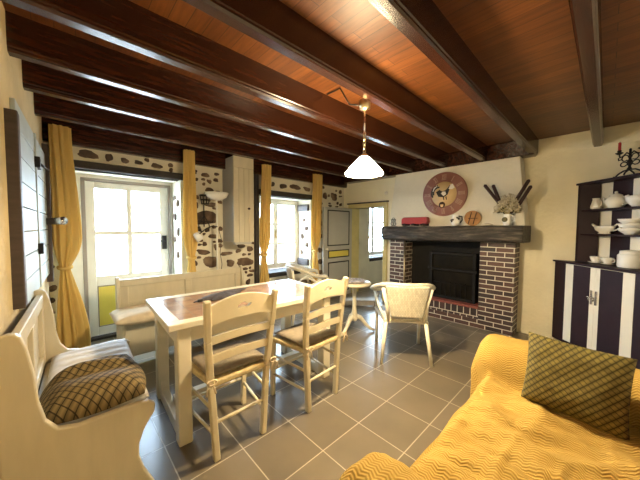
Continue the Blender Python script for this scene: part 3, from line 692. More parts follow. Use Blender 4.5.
# vase with dried flowers
V = (3.86, 0.825, MT)
t = thing('flower_vase', V, 'white vase with a dark medallion holding dried flowers at the right of the mantel', 'vase')
b = MB(); b.lathe([(0.036, 0), (0.041, 0.01), (0.043, 0.08), (0.037, 0.11), (0.043, 0.135), (0.038, 0.135), (0.032, 0.11), (0.026, 0.03), (0.001, 0.03)], 24); b.build('vase_body', M['whitechina'], t, world=False)
b = MB(); b.lathe([(0.03, 0), (0.028, 0.007), (0.001, 0.008)], 18, TR(-0.040, 0.016, 0.07) @ Matrix.Rotation(R(-90), 4, 'Y') @ RZ(0)); b.build('medallion', M['leaf'], t, world=False)
b = MB(); b.tube([(0, -0.038, 0.115), (0, -0.072, 0.105), (0, -0.072, 0.06), (0, -0.041, 0.035)], 0.006, 8); b.build('handle', M['whitechina'], t, world=False)
bq = thing('dried_flower_bouquet', (V[0], V[1], MT + 0.05), 'bunch of cream dried flowers with leaves standing in the white vase', 'dried flowers')
st = MB(); he = MB(); lv = MB(); rnd = random.Random(3)
for k in range(120):
    a = rnd.uniform(0, 2 * PI); r_ = 0.135 * math.sqrt(rnd.random()); zz = 0.15 + 0.18 * (1 - (r_ / 0.135) ** 2) * rnd.uniform(0.5, 1) - 0.03 * (r_ / 0.135)
    p = (0.7 * r_ * math.cos(a), r_ * math.sin(a), zz)
    st.tube([(0, 0, 0.0), (p[0] * 0.25, p[1] * 0.25, 0.11), p], 0.0017, 5)
    for q in range(7):
        c = (p[0] + rnd.uniform(-.022, .022), p[1] + rnd.uniform(-.022, .022), p[2] + rnd.uniform(-.02, .02))
        he.ball(c, rnd.uniform(0.006, 0.011), 7, 5)
    if k % 3 != 1:
        q = Vector(p) * rnd.uniform(0.6, 0.95); dx = Vector((rnd.uniform(-1, 1), rnd.uniform(-1, 1), rnd.uniform(-.4, .6))).normalized() * 0.045; sd_ = dx.cross(Vector((0, 0, 1))).normalized() * 0.012
        lv.add([q, q + dx * .5 + sd_, q + dx, q + dx * .5 - sd_, q + dx * .5 + Vector((0, 0, .004))], [(0, 1, 4), (1, 2, 4), (2, 3, 4), (3, 0, 4), (0, 3, 2, 1)], True)
st.build('stems', M['straw'], bq, world=False); he.build('flower_heads', M['petal'], bq, world=False); lv.build('leaves', M['leaf'], bq, world=False)
g_ = 'dark bulrush sticks in the vase'
for (y0, z0, y1, z1, lb) in ((0.10, 0.29, 0.245, 0.50, 'leftmost dark bulrush stick leaning left from the mantel vase'), (0.085, 0.30, 0.155, 0.49, 'second dark bulrush stick from the left in the mantel vase'), (-0.09, 0.31, -0.195, 0.51, 'upper dark bulrush stick leaning right from the mantel vase'), (-0.115, 0.25, -0.215, 0.44, 'lower dark bulrush stick leaning right from the mantel vase')):
    b = MB(); b.tube([(0, 0.0 + 0.1 * y0, 0.10), (0, y0, z0), (-0.01, y1, z1)], [0.004, 0.019, 0.019], 8); b.tube([(-0.01, y1, z1), (-0.01, y1 * 1.03, z1 + 0.01)], [0.019, 0.005], 8)
    o = b.build('bulrush_stick', M['stickbrown'], loc=V); tag(o, lb, 'dried stick', g_)
t = MB(); t.lathe([(0.032, 0), (0.032, 0.012), (0.024, 0.022), (0.001, 0.024)], 20, Matrix(((0, 0, -1, 0), (0, 1, 0, 0), (1, 0, 0, 0), (0, 0, 0, 1)))); o = t.build('wall_sensor', M['plastic'], loc=(XE, 2.72, 1.935)); tag(o, 'small round cream button on the wall above the hall doorway', 'sensor')

# ------------------------------------------------------------------ dining table
TB = thing('dining_table', (1.10, 2.02, 0), 'cream dining table with a brown tiled top', 'table', R(-2.5))
hx, hy, TZ = 0.665, 0.375, 0.76
b = MB()
for a in ((-hx, -hy, hx, -hy + 0.075), (-hx, hy - 0.075, hx, hy), (-hx, -hy + 0.075, -hx + 0.075, hy - 0.075), (hx - 0.075, -hy + 0.075, hx, hy - 0.075)): b.box(a[0], a[1], TZ - 0.038, a[2], a[3], TZ)
b.build('top_frame', M['table_cream'], TB, world=False, bev=0.006)
b = MB(); b.box(-hx + 0.07, -hy + 0.07, TZ - 0.034, hx - 0.07, hy - 0.07, TZ - 0.002); b.build('tiled_top', M['tabletile'], TB, world=False)
b = MB(); i_ = 0.05
b.box(-hx + i_, -hy + i_, TZ - 0.135, hx - i_, -hy + i_ + 0.022, TZ - 0.038); b.box(-hx + i_, hy - i_ - 0.022, TZ - 0.135, hx - i_, hy - i_, TZ - 0.038)
b.box(-hx + i_, -hy + i_, TZ - 0.135, -hx + i_ + 0.022, hy - i_, TZ - 0.038); b.box(hx - i_ - 0.022, -hy + i_, TZ - 0.135, hx - i_, hy - i_, TZ - 0.038)
b.build('apron', M['table_cream'], TB, world=False, bev=0.003)
for sx in (-1, 1):
    for sy in (-1, 1):
        cx, cy = sx * (hx - 0.09), sy * (hy - 0.075)
        b = MB(); b.cbox((cx, cy, 0.36), (0.078, 0.085, 0.72)); b.build('leg', M['table_cream'], TB, world=False, bev=0.008)
    cx = sx * (hx - 0.09)
    b = MB(); yy = hy - 0.115
    pts = [(-yy, 0.0), (-yy, 0.17)] + [(-yy + (1 - math.cos(q)) * 0.09, 0.17 - math.sin(q) * 0.09) for q in (0.4, 0.8, 1.2, 1.57)] + [(yy - (1 - math.cos(q)) * 0.09, 0.17 - math.sin(q) * 0.09) for q in (1.57, 1.2, 0.8, 0.4)] + [(yy, 0.17), (yy, 0.0)]
    b.prism(pts, 0.05, Matrix(((0, 0, 1, cx - 0.025), (1, 0, 0, 0), (0, 1, 0, 0), (0, 0, 0, 1)))); b.build('end_rail', M['table_cream'], TB, world=False, bev=0.003)
b = MB(); b.box(-hx + 0.10, -0.03, 0.085, hx - 0.10, 0.03, 0.135); b.build('stretcher', M['table_cream'], TB, world=False, bev=0.004)
# crumpled dark cloth
def cl(u, v):
    a = 2 * PI * u; rr = v * (1 + 0.22 * math.sin(3 * a + .5) + 0.12 * math.sin(7 * a))
    x_ = 0.215 * rr * math.cos(a); y_ = 0.085 * rr * math.sin(a) + 0.03 * math.cos(a) * v
    return (x_, y_, 0.006 + 0.022 * (1 - v * v) + 0.012 * abs(vn(x_ * 40, y_ * 45)) * (1 - v ** 4))
t = MB(); t.grid(cl, 44, 12, True, closed_u=True); o = t.build('crumpled_cloth', M['darkcloth'], loc=(0.945, 2.125, TZ + 0.001), rot=(0, 0, R(12)), solid=0.004); tag(o, 'small crumpled dark cloth lying on the tiled table top', 'cloth')
t = thing('bulldog_clip', (0.735, 2.068, TZ), 'tiny black clip by the left end of the crumpled cloth on the table', 'clip')
b = MB(); b.cbox((0, 0, 0.011), (0.035, 0.022, 0.022)); b.build('body', M['blackpaint'], t, world=False, bev=0.005)
b = MB(); b.tube([(-0.02, 0, 0.012), (-0.05, -0.004, 0.006)], 0.003, 6); b.build('wire_arm', M['iron'], t, world=False)

# ------------------------------------------------------------------ dining chairs
def make_chair():
    ch = thing('dining_chair', (0, 0, 0), 'cream ladder-back chair tucked under the near table end', 'chair', 0, 'dining chairs at the table')
    for s_ in (-1, 1):
        b = MB()
        P = [(s_ * 0.150, -0.185, 0), (s_ * 0.178, -0.185, 0.44), (s_ * 0.20, -0.205, 0.70), (s_ * 0.212, -0.235, 0.93)]
        for p_, q_ in zip(P[:-1], P[1:]): b.bar(p_, q_, 0.036, 0.036, up=(0, 1, 0))
        b.build('back_post', M['cream'], ch, world=False, bev=0.007)
        b = MB(); b.bar((s_ * 0.20, 0.165, 0), (s_ * 0.195, 0.165, 0.46), 0.032, 0.032, up=(0, 1, 0), w2=0.038, h2=0.038); b.build('leg', M['cream'], ch, world=False, bev=0.006)
    # arched top rail with a cut-out, in the x-z plane
    top = [(-0.20 + 0.40 * k / 16, 0.895 + 0.042 * math.sin(PI * k / 16)) for k in range(17)]
    bot = [(0.197 - 0.394 * k / 12, 0.79 + 0.022 * math.sin(PI * k / 12)) for k in range(13)]
    hole = []
    for k in range(24):
        a = 2 * PI * k / 24; hole.append((0.042 * math.cos(a) * (1 + 0.18 * math.cos(3 * a + PI / 2 * 0)), 0.872 + 0.013 * math.sin(a) + 0.006 * math.cos(4 * a)))
    A = Matrix(((1, 0, 0, 0), (0, 0, 1, -0.232), (0, 1, 0, 0), (0, 0, 0, 1))); A = A
    b = MB(); b.prism(top + bot, 0.022, A, holes=[hole]); b.build('top_rail', M['cream'], ch, world=False, bev=0.003)
    for z_, y_ in ((0.700, -0.207), (0.590, -0.196)):
        b = MB(); tp = [(-0.195 + 0.39 * k / 12, z_ + 0.024 + 0.008 * math.sin(PI * k / 12)) for k in range(13)]; bo = [(0.193 - 0.386 * k / 12, z_ - 0.022 + 0.008 * math.sin(PI * k / 12)) for k in range(13)]
        b.prism(tp + bo, 0.018, Matrix(((1, 0, 0, 0), (0, 0, 1, y_ - 0.009), (0, 1, 0, 0), (0, 0, 0, 1)))); b.build('slat', M['cream'], ch, world=False, bev=0.003)
    b = MB(); b.prism([(-0.18, -0.19), (0.18, -0.19), (0.215, 0.185), (-0.215, 0.185)], 0.463, h0=0.425); b.build('seat', M['rush'], ch, world=False, bev=0.012)
    for z_ in (0.15, 0.30):
        for s_ in (-1, 1):
            f_ = 0.15 + 0.064 * z_
            b = MB(); b.tube([(s_ * f_, -0.185, z_), (s_ * 0.199, 0.165, z_ + 0.02)], 0.0095, 8); b.build('stretcher', M['cream'], ch, world=False)
    b = MB(); b.tube([(-0.199, 0.165, 0.20), (0.199, 0.165, 0.20)], 0.0095, 8); b.build('stretcher', M['cream'], ch, world=False)
    b = MB(); b.tube([(-0.163, -0.185, 0.22), (0.163, -0.185, 0.22)], 0.0095, 8); b.build('stretcher', M['cream'], ch, world=False)
    return ch
CH = make_chair(); CH.location = (0.752, 1.660, 0); CH.rotation_euler[2] = R(0)
CH['label'] = 'cream ladder-back dining chair at the left, nearer the tiled table corner'
c2 = copy_tree(CH); c2.location = (1.385, 1.620, 0); c2.rotation_euler[2] = R(4); c2['label'] = 'cream ladder-back dining chair on the right, nearer the round side table'
def pillow_mb(w_, d_, h_, nx=24, ny=24, p=3.0, wr=0.0, seed=0, chan=0, corner=0.05, tilt=None, base=None):
    mb = MB(); vs = []; fs = []
    def P(i, j, s_):
        u = -1 + 2 * i / nx; v = -1 + 2 * j / ny
        e = max(0.0, (1 - abs(u) ** p)) ** 0.5 * max(0.0, (1 - abs(v) ** p)) ** 0.5
        th = h_ / 2 * e
        if chan: th *= 1 - 0.30 * abs(math.cos(PI * chan * (v + 1) / 2)) ** 6 * e
        th += wr * vn(u * 4 + seed, v * 4 + seed) * e + wr * 0.6 * vn(u * 9 + seed, v * 9 - seed) * e
        x_ = w_ / 2 * u * (1 - corner * (1 - v * v) * abs(u)); y_ = d_ / 2 * v * (1 - corner * (1 - u * u) * abs(v))
        z_ = s_ * th
        if base and s_ < 0: z_ = max(z_, -base)
        return (x_, y_, z_)
    idx = {}
    for s_ in (1, -1):
        for j in range(ny + 1):
            for i in range(nx + 1):
                if s_ < 0 and (i in (0, nx) or j in (0, ny)): idx[(i, j, -1)] = idx[(i, j, 1)]; continue
                idx[(i, j, s_)] = len(vs); vs.append(P(i, j, s_))
        for j in range(ny):
            for i in range(nx):
                q = [idx[(i, j, s_)], idx[(i + 1, j, s_)], idx[(i + 1, j + 1, s_)], idx[(i, j + 1, s_)]]
                fs.append(tuple(q if s_ > 0 else q[::-1]))
    mb.add(vs, fs, True); return mb
def seat_pad(chair, label):
    t = thing('chair_cushion', (0, 0, 0), label, 'cushion', 0, 'taupe chair cushions')
    b = pillow_mb(0.375, 0.35, 0.04, 18, 18, 6, 0.004, 1, corner=0.0); b.build('pad', M['taupe'], t, world=False)
    for s_ in (-1, 1):
        b = MB(); x0, y0 = s_ * 0.17, -0.185
        b.tube([(s_ * 0.165, -0.165, 0.0), (s_ * 0.195, -0.20, -0.005), (s_ * 0.215, -0.235, 0.005), (s_ * 0.19, -0.24, -0.01)], 0.006, 6)
        for q in range(2): b.tube([(s_ * 0.2, -0.238, -0.005) if False else (s_ * 0.195, -0.235, -0.005)] + [(s_ * (0.185 + 0.035 * q), -0.245, -0.02), (s_ * (0.175 + 0.05 * q), -0.243, -0.06)], 0.005, 6)
        b.tube([(s_ * 0.19 + 0.022 * math.cos(a), -0.243, 0.004 + 0.014 * math.sin(a)) for a in [k * PI / 5 for k in range(10)]], 0.005, 6, closed=True)
        b.build('tie', M['benchcloth'], t, world=False)
    m_ = chair.location; a = chair.rotation_euler[2]
    t.location = (m_[0], m_[1], 0.484); t.rotation_euler = (0, 0, a)
    return t
seat_pad(CH, 'taupe seat cushion on the left dining chair'); seat_pad(c2, 'taupe seat cushion on the right dining chair')

# ------------------------------------------------------------------ benches (settles)
def settle(name, label, L_, D_, H_, loc, rz, low=False):
    """local: x along the length, y = depth (0 at back, D_ at front), curved end panels"""
    o = thing(name, loc, label, 'bench', rz)
    def prof():
        pr = [(0.0, 0.0), (0.0, H_ - 0.02)]
        pr += [(0.035 - 0.035 * math.cos(q), H_ - 0.02 + 0.03 * math.sin(q)) for q in (0.5, 1.0, 1.57, 2.1, 2.7)]
        pr += [(0.082, H_ - 0.06), (0.098, H_ - 0.16), (0.108, 0.62), (0.125, 0.54), (0.16, 0.49)]
        pr += [(0.22, 0.475), (D_ - 0.10, 0.48), (D_ - 0.03, 0.475), (D_, 0.45)]
        pr += [(D_ - 0.005, 0.41), (D_ - 0.045, 0.35), (D_ - 0.07, 0.28), (D_ - 0.072, 0.22), (D_ - 0.05, 0.14), (D_ - 0.01, 0.05), (D_, 0.0)]
        if low: pr = pr[:8] + [(0.10, H_ - 0.15), (0.11, 0.52), (0.125, 0.41), (0.15, 0.398), (D_ - 0.01, 0.398)] + pr[-5:-1] + [(D_ - 0.02, 0.0)]
        return pr
    for s_ in (0, L_ - 0.03):
        b = MB(); b.prism(prof(), 0.03, Matrix(((0, 0, 1, s_), (1, 0, 0, 0), (0, 1, 0, 0), (0, 0, 0, 1)))); b.build('end_panel', M['cream_wood'], o, world=False, bev=0.006)
    # backrest: frame and two recessed panels
    b = MB(); xa, xb = 0.03, L_ - 0.03; y0, y1 = 0.025, 0.055; zt = H_ - 0.02; st = 0.075
    xm = (xa + xb) / 2
    b.box(xa, y0, zt - 0.075, xb, y1, zt); b.box(xa, y0, 0.44, xb, y1, 0.50)
    for q in (xa, xm - st / 2, xb - st): b.box(q, y0, 0.50, q + st, y1, zt - 0.075)
    br = b.build('backrest', M['cream_wood'], o, world=False, bev=0.004)
    for q0, q1 in ((xa + st, xm - st / 2), (xm + st / 2, xb - st)):
        b = MB(); b.box(q0, y0 + 0.002, 0.50, q1, y1 - 0.021, zt - 0.075); b.build('back_panel', M['cream_wood'], br, world=False)
    sz_ = 0.372 if low else 0.405
    b = MB(); b.box(xa, 0.055, sz_, xb, D_ - 0.02, sz_ + 0.025); b.build('seat', M['cream_wood'], o, world=False, bev=0.004)
    b = MB(); b.box(xa, D_ - 0.095, 0.06, xb, D_ - 0.075, sz_); b.build('front_panel', M['cream_wood'], o, world=False)
    return o
# left wall settle: length runs along +Y, depth towards +X  -> local x -> -Y requires rotation of -90: x->-Y, y->+X
settle('storage_bench', 'cream wooden bench with curved end panels against the left wall', 0.98, 0.505, 0.905, (-0.152, 2.50, 0), R(-92.4))
SB = settle('storage_bench', 'long cream panelled bench standing in front of the garden door', 1.41, 0.46, 0.785, (0.385 + 1.41, 3.50, 0), R(180), True)
# pads: quilted on the left bench, beige on the far bench
t = pillow_mb(0.40, 0.90, 0.085, 20, 60, 6, 0.004, 2, chan=9, corner=0.0, base=0.03); o = t.build('bench_cushion', M['quilt'], loc=(0.115, 2.015, 0.462), rot=(0, 0, R(-2))); tag(o, 'pale quilted cushion along the seat of the left bench', 'cushion')
t = pillow_mb(1.47, 0.43, 0.12, 60, 16, 8, 0.014, 5, corner=0.0, base=0.05); o = t.build('bench_cushion', M['benchcloth'], loc=(1.055, 3.185, 0.450)); tag(o, 'long beige cushion on the bench by the garden door', 'cushion')
# patterned pillow slumped on the left bench
def slump(u, v):
    a = 2 * PI * u; rr = math.sin(PI * v / 2) ** 0.8 if v < 1 else 1.0
    ex = 1 / max(abs(math.cos(a)), abs(math.sin(a))) ** 0.55
    x_ = 0.212 * rr * math.cos(a) * ex; y_ = 0.235 * rr * math.sin(a) * ex
    z_ = 0.115 * max(0, 1 - rr ** 3.2) ** 0.7 + 0.030 * math.sin(y_ * 40 + 6 * x_) * (1 - rr ** 2) * smooth(y_ / 0.2 + 0.6) + 0.02 * vn(x_ * 14 + 3, y_ * 14) * (1 - rr ** 3)
    return (x_, y_, max(0.0, z_))
t = MB(); t.grid(slump, 64, 24, True, closed_u=True); t.f.append(tuple(24 * 64 + k for k in range(64))); t.sm.append(False); t.mi.append(0)
o = t.build('throw_pillow', M['diamond2'], loc=(0.105, 1.775, 0.484), rot=(0, 0, R(-2))); tag(o, 'slumped brown diamond-patterned pillow on the left bench', 'pillow')

# ------------------------------------------------------------------ round side table and mat
rt = thing('side_table', (2.665, 2.17, 0), 'small round cream pedestal table with three curved feet', 'side table')
b = MB(); b.lathe([(0.001, 0.60), (0.19, 0.60), (0.205, 0.606), (0.21, 0.618), (0.205, 0.63), (0.001, 0.63)], 40, cap=False); b.build('table_top', M['table_cream'], rt, world=False)
b = MB(); b.lathe([(0.03, 0.14), (0.042, 0.16), (0.045, 0.20), (0.034, 0.25), (0.026, 0.30), (0.024, 0.45), (0.028, 0.56), (0.05, 0.59), (0.06, 0.60)], 20); b.build('pedestal', M['table_cream'], rt, world=False)
for a in (R(182), R(-42), R(68)):
    b = MB(); c, s_ = math.cos(a), math.sin(a)
    b.tube([(0.02 * c, 0.02 * s_, 0.20), (0.08 * c, 0.08 * s_, 0.18), (0.15 * c, 0.15 * s_, 0.09), (0.21 * c, 0.21 * s_, 0.035), (0.26 * c, 0.26 * s_, 0.018)], [0.03, 0.028, 0.022, 0.018, 0.018], 10); b.build('foot', M['table_cream'], rt, world=False)
t = MB(); t.lathe([(0.001, 0.0), (0.125, 0.0), (0.155, 0.022), (0.15, 0.028), (0.12, 0.012), (0.001, 0.012)], 36, cap=False); o = t.build('shallow_dish', M['dish'], loc=(2.655, 2.18, 0.632)); tag(o, 'shallow grey mottled dish on the round side table', 'dish')

# ------------------------------------------------------------------ wicker armchairs
def make_wicker():
    ch = thing('wicker_armchair', (0, 0, 0), 'white wicker armchair in front of the fireplace', 'armchair', 0, 'white wicker armchairs')
    # local +y is the facing direction
    for s_ in (-1, 1):
        b = MB(); b.tube([(s_ * 0.235, -0.27, 0.0), (s_ * 0.19, -0.205, 0.40)], [0.016, 0.019], 10); b.build('leg', M['rattan'], ch, world=False)
        b = MB(); b.tube([(s_ * 0.235, 0.25, 0.0), (s_ * 0.235, 0.235, 0.40), (s_ * 0.255, 0.225, 0.58), (s_ * 0.27, 0.20, 0.625)], 0.018, 10); b.build('leg', M['rattan'], ch, world=False)
        b = MB(); b.tube([(s_ * 0.165, -0.21, 0.40), (s_ * 0.185, -0.235, 0.55), (s_ * 0.225, -0.265, 0.74)], 0.017, 10); b.build('back_post', M['rattan'], ch, world=False)
        b = MB(); b.tube([(s_ * 0.20, -0.18, 0.42), (s_ * 0.25, -0.05, 0.52), (s_ * 0.265, 0.12, 0.615)], 0.011, 8); b.tube([(s_ * 0.245, 0.22, 0.44), (s_ * 0.255, 0.10, 0.56), (s_ * 0.255, -0.06, 0.64)], 0.011, 8); b.build('arm_brace', M['rattan'], ch, world=False)
    # seat
    b = MB(); b.prism([(-0.20, -0.21), (0.20, -0.21), (0.25, 0.22), (0.22, 0.25), (-0.22, 0.25), (-0.25, 0.22)], 0.43, h0=0.395); b.build('seat', M['weave'], ch, world=False, bev=0.012)
    b = MB(); b.tube([(-0.20, -0.215, 0.40), (0.20, -0.215, 0.40), (0.25, 0.24, 0.40), (-0.25, 0.24, 0.40)], 0.017, 8, closed=True); b.build('seat_rail', M['rattan'], ch, world=False)
    b = MB(); b.tube([(-0.16, -0.215, 0.42), (-0.08, -0.22, 0.475), (0, -0.222, 0.49), (0.08, -0.22, 0.475), (0.16, -0.215, 0.42)], 0.010, 8); b.build('back_arch', M['rattan'], ch, world=False)
    # woven back: a curved slab
    def bk(u, v):
        x_ = (-1 + 2 * u) * (0.150 + 0.055 * v); z_ = 0.455 + 0.315 * v
        return (x_, -0.225 - 0.055 * v - 0.03 * (1 - (x_ / 0.21) ** 2), z_)
    b = MB(); b.grid(bk, 20, 20); b.uv = [(p[0], p[2]) for p in b.v]; b.uv = [(q[1], q[0]) for q in b.uv]; b.build('woven_back', M['weave'], ch, world=False, solid=0.018)
    # continuous woven rim: arms and top
    P = []
    for k in range(29):
        a = R(-32) + (PI + R(64)) * k / 28
        x_ = 0.285 * math.cos(a); y_ = -0.02 - 0.275 * math.sin(a)
        y_ = 0.02 - 0.30 * math.sin(a); z_ = 0.655 + 0.115 * smooth((math.sin(a) + 0.4) / 1.4)
        P.append((x_, y_, z_))
    P = [(P[0][0] - 0.012, P[0][1] + 0.03, P[0][2] - 0.03)] + P + [(P[-1][0] + 0.012, P[-1][1] + 0.03, P[-1][2] - 0.03)]
    b = MB(); b.tube(P, 0.034, 12, flat=(1.3, 0.75)); b.build('arm_rim', M['weave'], ch, world=False)
    return ch
WC = make_wicker(); WC.location = (2.575, 1.455, 0); WC.rotation_euler[2] = R(-50)
w2 = copy_tree(WC); w2.location = (2.55, 2.93, 0); w2.rotation_euler[2] = R(-118); w2['label'] = 'white wicker armchair half hidden behind the dining table under the window'

# low step by the doorway
st = thing('footstool', (3.62, 2.86, 0), 'low grey wooden plank stool on the floor before the hall doorway', 'footstool', R(-42))
b = MB(); b.box(-0.30, -0.09, 0.085, 0.30, 0.09, 0.11); b.build('seat_board', M['stepgrey'], st, world=False, bev=0.004)
for s_ in (-1, 1):
    b = MB(); b.box(s_ * 0.27 - 0.012, -0.08, 0.0, s_ * 0.27 + 0.012, 0.08, 0.085); b.build('leg', M['greywood'], st, world=False)
b = MB(); b.box(-0.258, -0.075, 0.015, 0.258, -0.055, 0.085); b.build('side_board', M['stepgrey'], st, world=False)

# ------------------------------------------------------------------ sofa, throw, cushion
sf = thing('sofa', (1.25, 0.03, 0), 'sofa with low rolled arms under a yellow knitted cover', 'sofa')
NA, FA = (0.645, 0.155), (1.965, 0.185)
b = MB(); b.box(0.51, -0.34, 0.06, 2.10, 0.455, 0.30); b.build('base', M['brownsofa'], sf, bev=0.01)
b = MB(); b.box(0.79, -0.15, 0.30, 1.78, 0.455, 0.415); b.build('seat', M['brownsofa'], sf, bev=0.03)
b = MB(); b.box(0.50, -0.375, 0.06, 2.13, -0.16, 0.69); b.build('backrest', M['brownsofa'], sf, bev=0.05)
for c, h_ in (NA, FA):
    b = MB(); pr = [(c - h_ + 0.02, 0.30), (c + h_ - 0.02, 0.30)] + arc(c, 0.44, h_ - 0.02, 0, PI, 12)
    b.prism(pr, 0.595, Matrix(((1, 0, 0, 0), (0, 0, -1, 0.445), (0, 1, 0, 0), (0, 0, 0, 1)))); b.build('arm', M['brownsofa'], sf, bev=0.01)
for x_, y_ in ((0.56, 0.40), (2.05, 0.40), (0.56, -0.29), (2.05, -0.29)):
    b = MB(); b.box(x_ - 0.025, y_ - 0.025, 0, x_ + 0.025, y_ + 0.025, 0.06); b.build('foot', M['darkwood'], sf)
def zsurf(x_, y_):
    z_ = 0.437
    for c, h_ in (NA, FA):
        q = (x_ - c) / (h_ + 0.005)
        if abs(q) < 1: z_ = max(z_, 0.437 + (h_ + 0.012) * math.sqrt(1 - q * q))
    return z_
def throw_fn(u, v):
    x_ = 0.475 + (2.165 - 0.475) * u
    on = 0.0
    for c, h_ in (NA, FA):
        q = abs(x_ - c) / (h_ + 0.02); on = max(on, smooth((1 - q) * 4) if q < 1 else 0)
    zt = zsurf(x_, 0)
    yb, yf = -0.140, 0.470 + 0.012 * vn(x_ * 6, 3) + 0.05 * on
    Ltop = yf - yb; Lfr = zt - 0.085; tot = 0.66 + 0.36
    s_ = v
    if s_ < 0.68:
        y_ = yb + Ltop * (s_ / 0.68); z_ = zt
        e = smooth((y_ - (yf - 0.055)) / 0.055); z_ -= 0.04 * e * e
        # wrinkles
        wr = 0.030 * vn(x_ * 7 + 2 * y_, y_ * 4 - x_) + 0.034 * vn(x_ * 15 + 5 - 4 * y_, y_ * 6) + 0.020 * vn(x_ * 30 + 6 * y_, y_ * 12)
        crease = 0.0
        for (fx, fy, ox, am, sh_) in ((5.0, 2.2, 1.7, 0.012, 5.0), (8.5, 4.5, 7.3, 0.009, 5.0), (3.2, 7.0, 4.1, 0.008, 6.0)):
            crease += am * max(0.0, 1 - abs(vn(x_ * fx + ox + 1.5 * y_, y_ * fy + ox - x_)) * sh_) ** 1.6
        z_ += (wr * (1 - 0.55 * on)) + crease * (1 - 0.5 * on) + 0.006
        z_ = max(z_, 0.427)
        return (x_, y_, z_)
    f_ = (s_ - 0.68) / 0.32
    y_ = yf + 0.018 * smooth(f_ * 6) + 0.016 * math.sin(x_ * 38) * f_ + 0.01 * vn(x_ * 9, f_ * 3)
    z_ = (zt - 0.04) - (zt - 0.04 - 0.085) * f_
    return (x_, y_, z_)
t = MB(); NU, NV = 220, 110; t.grid(throw_fn, NU, NV)
# side skirts outside the arms
uv = []; 
for j in range(NV + 1):
    acc = 0.0
    for i in range(NU + 1):
        p_ = Vector(t.v[j * (NU + 1) + i])
        if i: acc += (p_ - Vector(t.v[j * (NU + 1) + i - 1])).length
        v_ = j / NV; uv.append((acc, p_.y if v_ < 0.68 else p_.y + (0.44 - p_.z)))
t.uv = [(b_, a_) for a_, b_ in uv]
o = t.build('knitted_throw', M['throw'], solid=0.012); tag(o, 'yellow chevron-knit throw covering the sofa seat and arms', 'throw')
b = pillow_mb(0.372, 0.335, 0.13, 28, 28, 3.2, 0.008, 4, corner=0.05)
o = b.build('square_cushion', M['diamond'], loc=(1.700, 0.083, 0.618)); tag(o, 'square olive diamond-patterned cushion standing on the sofa', 'cushion')
n_ = Vector((-0.95, 0.10, 0.24)).normalized(); xa = Vector((0, -1, 0.0)); xa = (xa - n_ * xa.dot(n_)).normalized(); ya = n_.cross(xa)
mm = Matrix((xa, ya, n_)).transposed().to_4x4() @ Matrix.Rotation(R(-2), 4, 'Z'); o.rotation_euler = mm.to_euler()

# ------------------------------------------------------------------ corner cupboard
P0 = Vector((4.165, 0.390)); DV = Vector((-math.sqrt(.5), -math.sqrt(.5))); NV_ = Vector((math.sqrt(.5), -math.sqrt(.5)))
cc = thing('corner_cupboard', (3.95, -0.1, 0), 'tall plum and cream striped corner cupboard with open shelves', 'cupboard')
def cp(t_, n_=0.0): q = P0 + DV * t_ + NV_ * n_; return (q.x, q.y)
W_ = 1.09; E_ = 0.012
xw, yw = XE - E_, YS + E_
def corner_poly(nf, t0=-0.2, t1=1.5):
    """polygon between the front line at inward offset nf and the two walls"""
    base = P0 + NV_ * nf
    ta = (base.x - xw) / math.sqrt(.5); tb = (base.y - yw) / math.sqrt(.5)
    a = base + DV * ta; b_ = base + DV * tb
    return [(a.x, a.y), (b_.x, b_.y), (xw, yw)], ta, tb
poly, ta, tb = corner_poly(0.03)
b = MB(); b.prism(poly, 0.935, h0=0.04); body = b.build('lower_carcass', M['plum'], cc)
# the two doors, measured along the front
def face_board(name, t0, t1, z0, z1, mat, parent, n0=0.0, th=0.025):
    b = MB(); b.prism([cp(t0, n0), cp(t1, n0), cp(t1, n0 + th), cp(t0, n0 + th)], z1, h0=z0); return b.build(name, mat, parent, bev=0.002)
fl = face_board('side_stile', -0.02, 0.124, 0.04, 0.935, M['plum'], cc)
dl = face_board('door', 0.126, 0.462, 0.07, 0.93, M['stripe'], cc); face_board('dark_plank', 0.223, 0.412, 0.072, 0.928, M['plum'], dl, n0=-0.003, th=0.006)
dr = face_board('door', 0.4645, 0.81, 0.07, 0.93, M['stripe'], cc); face_board('dark_plank', 0.512, 0.716, 0.072, 0.928, M['plum'], dr, n0=-0.003, th=0.006)
fl = face_board('side_stile', 0.812, 1.09, 0.04, 0.935, M['plum'], cc)
face_board('bottom_rail', 0.124, 0.812, 0.02, 0.07, M['plum'], cc)
for d_, tt in ((dl, 0.440), (dr, 0.487)):
    b = MB(); x_, y_ = cp(tt, -0.004); A = Matrix(((DV.x, NV_.x, 0, x_), (DV.y, NV_.y, 0, y_), (0, 0, 1, 0), (0, 0, 0, 1)))
    b.box(-0.011, -0.006, 0.56, 0.011, 0.004, 0.70, A); b.tube([(0, -0.006, 0.635), (0, -0.03, 0.635), (0.0, -0.03, 0.60)], 0.006, 8, mat=A); b.tube([(-0.016, -0.03, 0.635), (0.016, -0.03, 0.635)], 0.008, 8, mat=A); b.build('door_handle', M['chrome'], d_)
poly, ta, tb = corner_poly(-0.012); b = MB(); b.prism(poly, 0.957, h0=0.936); b.build('counter_top', M['plum'], cc, bev=0.006)
